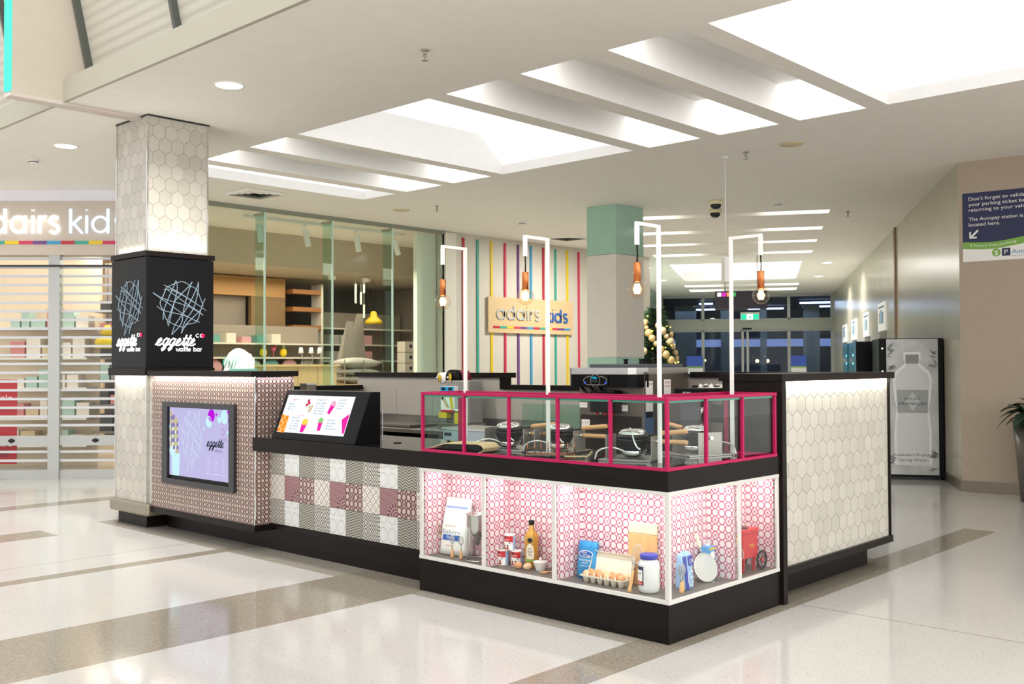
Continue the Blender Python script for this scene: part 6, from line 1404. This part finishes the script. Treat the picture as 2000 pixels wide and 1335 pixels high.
for i, (s, z0, z1) in enumerate(((7.36, 2.15, 2.70), (10.5, 2.12, 2.66), (13.85, 2.12, 2.65), (17.0, 2.12, 2.62))):
    t = thing('wall_notice', ['nearest', 'second', 'third', 'farthest'][i]+' white notice on the corridor wall, counted from the bronze post', 'notice', P3(COR, -.01, s+.6, 2.4), 'white notices on the corridor wall')
    MB(COR).box(-.03, s, z0, -.001, s+1.3, z1).build('board', simple('notice_white', 'EDF0EC', .4, emit='EDF0EC', estr=.12) if i == 0 else MATS['notice_white'], t)
    mb = MB(COR); mb.box(-.034, s+.35, z0+.14, -.03, s+.47, z0+.36, 0); mb.box(-.034, s+.6, z0+.14, -.03, s+.8, z0+.4, 1); mb.box(-.034, s+.95, z0+.14, -.03, s+1.02, z0+.36, 0); mb.box(-.034, s+.2, z1-.1, -.03, s+1.1, z1-.07, 0); mb.build('printed_figures', [M_navy, M_sky], t)
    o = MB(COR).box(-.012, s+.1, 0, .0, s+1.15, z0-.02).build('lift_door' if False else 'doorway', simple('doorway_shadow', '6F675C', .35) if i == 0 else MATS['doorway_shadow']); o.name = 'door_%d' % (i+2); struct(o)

# parking sign -------------------------------------------------------------------
t = thing('parking_sign', 'navy, green and white parking reminder sign on the taupe wall', 'sign', (-.6, 7.84, 3.1))
pO = Vector((-1.115, WA.y+.045*dW.y/dW.x, 2.71))+nW*.006; pW, pHt = 1.15, .81
bd = MB(); bd.add([pO, pO+dW*pW, pO+dW*pW+Vector((0, 0, pHt)), pO+Vector((0, 0, pHt)), pO-nW*.006, pO+dW*pW-nW*.006, pO+dW*pW+Vector((0, 0, pHt))-nW*.006, pO+Vector((0, 0, pHt))-nW*.006], [(0, 1, 2, 3), (4, 7, 6, 5), (0, 4, 5, 1), (1, 5, 6, 2), (2, 6, 7, 3), (3, 7, 4, 0)])
sp = bd.build('white_board', M_paper, t); pU, pV = dW, Vector(UZ)
crv = lambda x, o: o+.18*max(0, (x-.25))**1.9*1.2-.02*math.sin(min(x, .5)*PI*1.4)
xs_ = [pW*i/24 for i in range(25)]
lo = [(x, crv(x, .155)) for x in xs_]; hi = [(x, crv(x, .235)) for x in xs_]
MB().prism(lo+hi[::-1], pO+nW*.0008, pU, pV, nW*.0005).build('green_band', M_grass, sp); MB().prism(hi+[(pW, pHt), (0, pHt)], pO+nW*.0008, pU, pV, nW*.0005).build('navy_field', M_navy, sp)
for s, x, z, wd in (("Don't forget to validate", .07, .72, .66), ('your parking ticket before', .07, .655, .72), ('returning to your vehicle.', .07, .59, .70), ('The Autopay station is', .07, .48, .585), ('located here.', .07, .415, .34)):
    write(s, pO+pU*x+pV*z+nW*.002, pU, pV, .058, M_paper, sp, wdt=wd)
me_ = write('3 hours free parking', pO+pU*.08+pV*.165+nW*.0025, pU, (pV*1.0+pU*-.0), .04, M_paper, sp, wdt=.50)
me_.data.transform(Matrix.Translation(pO) @ Matrix.Shear('XY', 4, (0, 0)) @ Matrix.Translation(-pO))
for v in me_.data.vertices:
    x = (v.co-pO).dot(pU); v.co.z += crv(x, 0)-crv(.1, 0)+.012
mb = MB(); aO = pO+pU*.075+pV*.27+nW*.0015; line2(mb, aO, pU, pV, [(.09, .09), (.02, .02)], .022, .0008); line2(mb, aO, pU, pV, [(.008, .075), (.008, .01), (.075, .01)], .018, .0008, 0, .0002); mb.build('arrow', M_paper, sp)
mb = MB(); disc(mb, pO+nW*.001, pU, pV, .365, .09, .047, dep=.001, m=0); mb.prism([(.425, .045), (.515, .045), (.515, .135), (.425, .135)], pO+nW*.001, pU, pV, nW*.001, 1); mb.build('badge_shapes', [M_grass, M_navy], sp)
write('$', pO+pU*.345+pV*.06+nW*.003, pU, pV, .08, M_paper, sp, wdt=.04); write('P', pO+pU*.452+pV*.062+nW*.003, pU, pV, .08, M_paper, sp, wdt=.036); write('Autopay', pO+pU*.53+pV*.068+nW*.002, pU, pV, .07, M_sky, sp, wdt=.26); write('the easy way to pay', pO+pU*.53+pV*.035+nW*.002, pU, pV, .02, M_sky, sp, wdt=.26)
# plant ----------------------------------------------------------------------------
t = thing('potted_plant', 'dark green leafy plant in a tall dark pot at the right edge', 'potted plant', (-.17, 7.45, 0)); pc_ = Vector((-.20, 7.42, 0))
MB().lathe([(0, 0), (.20, 0), (.27, .88), (.25, .88), (.24, .82), (0, .82)], pc_, 28).build('pot', simple('graphite_pot', '55504B', .35), t)
M_lf, nt, b = new_mat('dark_leaf', '24382A', .4); f = noise(nt, 9, 3); nt.links.new(mixc(nt, f, rgb('1B2D20'), rgb('3C5640')), b.inputs['Base Color'])
rnd = random.Random(21); mb = MB(); st = MB()
for k in range(75):
    a0_ = rnd.uniform(0, 2*PI); el = rnd.uniform(-.35, 1.2); L = rnd.uniform(.18, .32); R0 = rnd.uniform(.02, .2); base = pc_+Vector((math.cos(a0_)*R0, math.sin(a0_)*R0, .9+rnd.uniform(0, .12)))
    d_ = Vector((math.cos(a0_)*math.cos(el), math.sin(a0_)*math.cos(el), math.sin(el))); sd = d_.cross(Vector(UZ)).normalized(); w2 = L*.24; pts = []
    for i in range(7):
        s = i/6; c_ = base+d_*(L*s)+Vector((0, 0, -L*.55*s*s)); ww = w2*math.sin(PI*min(1, s*.9+.08))**.8 if s < 1 else .001; fold = Vector((0, 0, ww*.25)); pts += [c_-sd*ww+fold, c_, c_+sd*ww+fold]
    mb.add(pts, [(3*i, 3*i+1, 3*i+4, 3*i+3) for i in range(6)]+[(3*i+1, 3*i+2, 3*i+5, 3*i+4) for i in range(6)], 0, True)
    st.tube([pc_+Vector((0, 0, .82)), (base+pc_+Vector((0, 0, .9)))/2, base], .004, 5)
tag(mb.build('foliage', M_lf, t), None); st.build('stem', M_lf, t)

# ------------------------------------------------------------ Christmas tree
tx = Vector(P3(COR, -4.33, 7.0, 0)); t = thing('christmas_tree', 'green Christmas tree with gold baubles and fairy lights beside the green pillar', 'christmas tree', tx)
M_fir, nt, b = new_mat('fir_green', '2F4A30', .7); f = noise(nt, 6, 3); nt.links.new(mixc(nt, f, rgb('2E4A2A'), rgb('6F8C70')), b.inputs['Base Color'])
rnd = random.Random(2); mb = MB(); H = 2.62
for k in range(1900):
    h = rnd.random()**.8*(H-.25)+.2; R = .52*(1-(h-.2)/(H-.15))+.03; a0_ = rnd.uniform(0, 2*PI); r0 = R*rnd.uniform(.5, 1.08); L = .15+.05*rnd.random()
    p = tx+Vector((math.cos(a0_)*r0, math.sin(a0_)*r0, h)); d_ = Vector((math.cos(a0_), math.sin(a0_), rnd.uniform(-.1, .7))).normalized(); sd = d_.cross(Vector(UZ)).normalized(); up_ = sd.cross(d_)
    for q, w2 in ((sd, .028), (up_, .022), ((sd+up_).normalized(), .025)):
        pts = [p-q*.006, p+d_*L*.35-q*w2, p+d_*L, p+d_*L*.35+q*w2, p+q*.006]
        mb.add(pts, [(0, 1, 2, 3, 4)])
mb.build('foliage', M_fir, t); MB().tube([tx, tx+Vector((0, 0, H-.2))], .04, 8).build('trunk', simple('bark', '4A3628', .8), t); MB().lathe([(0, 0), (.25, 0), (.25, .06), (.05, .12), (0, .12)], tx, 20).build('stand', M_blk, t)
M_gold = simple('gold_bauble', 'E3C88C', .3, .4); M_goldm = simple('matt_gold_bauble', 'D8C196', .6); M_fair = emissive('fairy_light', 'F2E25A', 6)
cdir = (Vector((3.13, -4.58, 0))-Vector((tx.x, tx.y, 0))).normalized(); base_a = math.atan2(cdir.y, cdir.x)
k = 0
for i in range(84):
    h = .5+(H-.75)*((i*.618) % 1); R = .52*(1-(h-.2)/(H-.15))*1.08+.17; a0_ = base_a+((i*.7548*2*PI) % (2*PI)); p = tx+Vector((math.cos(a0_)*R, math.sin(a0_)*R, h)); r = rnd.choice((.045, .055, .07, .08))
    MB().ball(p, r, 14).build('bauble', M_gold if i % 2 else M_goldm, t)
for i in range(60):
    h = .45+(H-.6)*((i*.379) % 1); R = .52*(1-(h-.2)/(H-.15))*1.08+.19; a0_ = base_a+((i*1.71) % (2*PI)); MB().ball(tx+Vector((math.cos(a0_)*R, math.sin(a0_)*R, h)), .013, 8).build('fairy_light', M_fair, t)

# ------------------------------------------------------------ hanging signs and ceiling devices
t = thing('direction_sign', 'dark hanging direction sign with small coloured pictogram squares', 'sign', P3(COR, -2.8, 10, 3.1)); zr = (2.73, 3.13)
MB(COR).box(-3.32, 10, zr[0], -2.19, 10.08, zr[1]).build('board', simple('aubergine_board', '2B2533', .4), t)
for i, (c_, n_) in enumerate((('E8E8F0', 'white_pictogram'), ('D020C0', 'magenta_pictogram'), ('F09850', 'orange_pictogram'), ('40B060', 'green_pictogram'))):
    MB(COR).box(-3.27+.105*i, 9.99, 3.01, -3.18+.105*i, 9.999, 3.10).build(n_, simple('sign_'+n_, c_, .4, emit=c_, estr=.5), t)
MB(COR).tube([(-3.1, 10.04, 3.13), (-3.1, 10.04, CZ)], .012, 6).build('hanger', M_alu, t); MB(COR).tube([(-2.4, 10.04, 3.13), (-2.4, 10.04, CZ)], .012, 6).build('hanger', M_alu, t)
eh = Vector((-2.976, 5.558, 0)); t = thing('exit_light', 'white hanging exit light box seen nearly edge-on, green face turned right', 'exit sign', (eh.x, eh.y, 2.6))
Me = Matrix.Translation(eh) @ Matrix.Rotation(YAW, 4, 'Z')
MB(Me).box(-.035, -.10, 2.45, .035, .10, 2.74).build('housing', M_whmet, t, bevel=.004); MB(Me).box(.036, -.09, 2.47, .04, .22, 2.72).build('green_face', simple('exit_green', '30A878', .4, emit='30A878', estr=.5), t); MB(Me).tube([(0, 0, 2.74), (0, 0, CZ-.02)], .006, 8).build('suspension', M_white, t); MB(Me).lathe([(.035, 0), (.035, -.02), (0, -.02)], (0, 0, CZ), 16).build('ceiling_cup', M_white, t)
t = thing('exit_sign', 'small white and green running-man exit sign above the entrance doors', 'exit sign', P3(COR, -2.78, SE-.2, 3.1)); 
MB(COR).box(-3.05, SE-.16, 3.0, -2.42, SE-.08, 3.27).build('housing', M_whmet, t); MB(COR).box(-3.02, SE-.17, 3.03, -2.45, SE-.161, 3.2).build('green_face', emissive('exit_face', '2FD0A0', 1.2), t); MB(COR).box(-2.84, SE-.178, 3.03, -2.64, SE-.171, 3.2).build('white_panel', M_txtw, t)
mb = MB(COR); mb.box(-2.77, SE-.182, 3.12, -2.72, SE-.179, 3.15); mb.box(-2.76, SE-.182, 3.05, -2.70, SE-.179, 3.12); mb.build('running_figure', MATS['exit_face'], t)
for i, (tc, wd) in enumerate(((-4.6, .55), (-1.15, .5))):
    t = thing('door_notice', ['left', 'right'][i]+' blue and white parking notice standing in the entrance glazing', 'notice', P3(COR, tc, SE-.3, 1.4), 'parking notices at the entrance')
    MB(COR).box(tc-wd/2, SE-.3, 1.18, tc+wd/2, SE-.28, 1.78).build('board', M_paper, t); MB(COR).box(tc-wd/2, SE-.306, 1.42, tc+wd/2, SE-.301, 1.78).build('blue_field', simple('notice_blue', '2E4A98', .4, emit='2E4A98', estr=.3) if i == 0 else MATS['notice_blue'], t); MB(COR).box(tc-wd/2, SE-.31, 1.38, tc+wd/2, SE-.303, 1.43).build('green_stripe', M_grass, t)
def device(kind, x, y, label, group=None, r=.05):
    if kind == 'downlight':
        t = thing('downlight', label, 'downlight', (x, y, CZ), group); MB().lathe([(.135, 0), (.135, -.006), (.115, -.008), (.112, -.001)], (x, y, CZ), 32).build('trim_ring', M_white, t); MB().lathe([(.112, -.004), (0, -.0041)], (x, y, CZ), 32).build('lens', M_lite, t)
        area('downlight_beam', (x, y, CZ-.02), .2, .2, 60, (1, .96, .9), spread=2.6)
    elif kind == 'sprinkler':
        t = thing('sprinkler', label, 'sprinkler', (x, y, CZ), group); MB().lathe([(.035, 0), (.03, -.008), (.012, -.012), (.012, -.04), (.018, -.05), (.006, -.055), (.006, -.075), (.028, -.08), (0, -.084)], (x, y, CZ), 16).build('head', simple('sprinkler_metal', 'A39C90', .35, .6) if 'sprinkler_metal' not in MATS else MATS['sprinkler_metal'], t)
    elif kind == 'smoke':
        t = thing('smoke_detector', label, 'smoke detector', (x, y, CZ), group); MB().lathe([(.055, 0), (.055, -.018), (.045, -.034), (.02, -.042), (0, -.042)], (x, y, CZ), 24).build('body', M_whmet, t); MB().lathe([(.055, -.022), (.056, -.03)], (x, y, CZ), 24).build('dark_slot', M_dsteel, t)
    elif kind == 'speaker':
        t = thing('ceiling_speaker', label, 'speaker', (x, y, CZ), group); MB().lathe([(.13, 0), (.125, -.008), (0, -.010)], (x, y, CZ), 28).build('grille', simple('speaker_cream', 'CFC39E', .6) if 'speaker_cream' not in MATS else MATS['speaker_cream'], t)
    elif kind == 'camera':
        t = thing('dome_camera', label, 'camera', (x, y, CZ), group); MB().lathe([(.10, 0), (.10, -.05), (.08, -.055)], (x, y, CZ), 28).build('base', MATS['cream_plastic'], t); MB().lathe([(.08, -.055), (.075, -.09), (.045, -.12), (0, -.13)], (x, y, CZ), 28).build('smoked_dome', simple('smoked_dome', '22242A', .08) if 'smoked_dome' not in MATS else MATS['smoked_dome'], t)
    return t
device('downlight', -4.44, .01, 'bright round downlight above and left of the kiosk, larger in view', 'round downlights near the atrium')
device('downlight', -7.81, .07, 'bright round downlight left of the tiled column', 'round downlights near the atrium')
for i, (s, tt) in enumerate(((12.05, -.8), (15.88, -.8), (12.17, -5.09), (16.0, -5.06))):
    p = P3(COR, tt, s, 0); device('downlight', p[0], p[1], ['nearer right-hand', 'farther right-hand', 'nearer left-hand', 'farther left-hand'][i]+' round downlight beside the corridor light well', 'corridor downlights')
device('sprinkler', -2.53, .52, 'sprinkler head on the open ceiling above the kiosk front', 'sprinklers'); device('sprinkler', -8.0, 5.69, 'sprinkler head in front of the shop glass', 'sprinklers'); device('sprinkler', -2.67, 5.5, 'sprinkler head just beyond the light recesses', 'sprinklers'); device('sprinkler', -3.81, 10.59, 'sprinkler head near the right corridor wall', 'sprinklers')
device('smoke', -8.82, .13, 'smoke detector left of the tiled column', 'smoke detectors'); device('smoke', -8.27, 7.88, 'smoke detector above the striped wall', 'smoke detectors'); device('smoke', -4.2, 9.07, 'smoke detector at the corridor mouth, right of the dome cameras', 'smoke detectors')
device('speaker', -8.68, 5.58, 'cream round ceiling speaker in front of the shop glass', 'ceiling speakers'); device('speaker', -2.1, 5.47, 'cream round ceiling speaker right of the light recesses', 'ceiling speakers')
device('camera', -4.74, 8.22, 'nearer dark dome camera on the ceiling by the green pillar', 'dome cameras'); device('camera', -5.2, 8.95, 'farther dark dome camera on the ceiling by the green pillar', 'dome cameras'); device('camera', -10.0, .02, 'dome camera at the left edge above the shop name', 'dome cameras')
def vent(x, y, label, sz=.3):
    t = thing('ceiling_vent', label, 'vent', (x, y, CZ), 'square ceiling vents'); mb = MB()
    for i in range(4):
        r = sz*(1-i*.22); h = .02-.004*i
        for sx, sy in ((0, 1), (0, -1), (1, 0), (-1, 0)):
            if sx: mb.quad((x+sx*r, y-r, CZ-.004), (x+sx*r, y+r, CZ-.004), (x+sx*(r-.04), y+r-.04, CZ-h-.01), (x+sx*(r-.04), y-r+.04, CZ-h-.01))
            else: mb.quad((x-r, y+sy*r, CZ-.004), (x+r, y+sy*r, CZ-.004), (x+r-.04, y+sy*(r-.04), CZ-h-.01), (x-r+.04, y+sy*(r-.04), CZ-h-.01))
    mb.build('louvre', M_white, t); MB().box(x-sz+.03, y-sz+.03, CZ-.003, x+sz-.03, y+sz-.03, CZ-.001).build('dark_throat', M_dsteel, t)
vent(-8.95, 3.15, 'square louvred ceiling vent near the tiled column'); vent(-9.0, 9.95, 'square louvred ceiling vent above the striped wall')
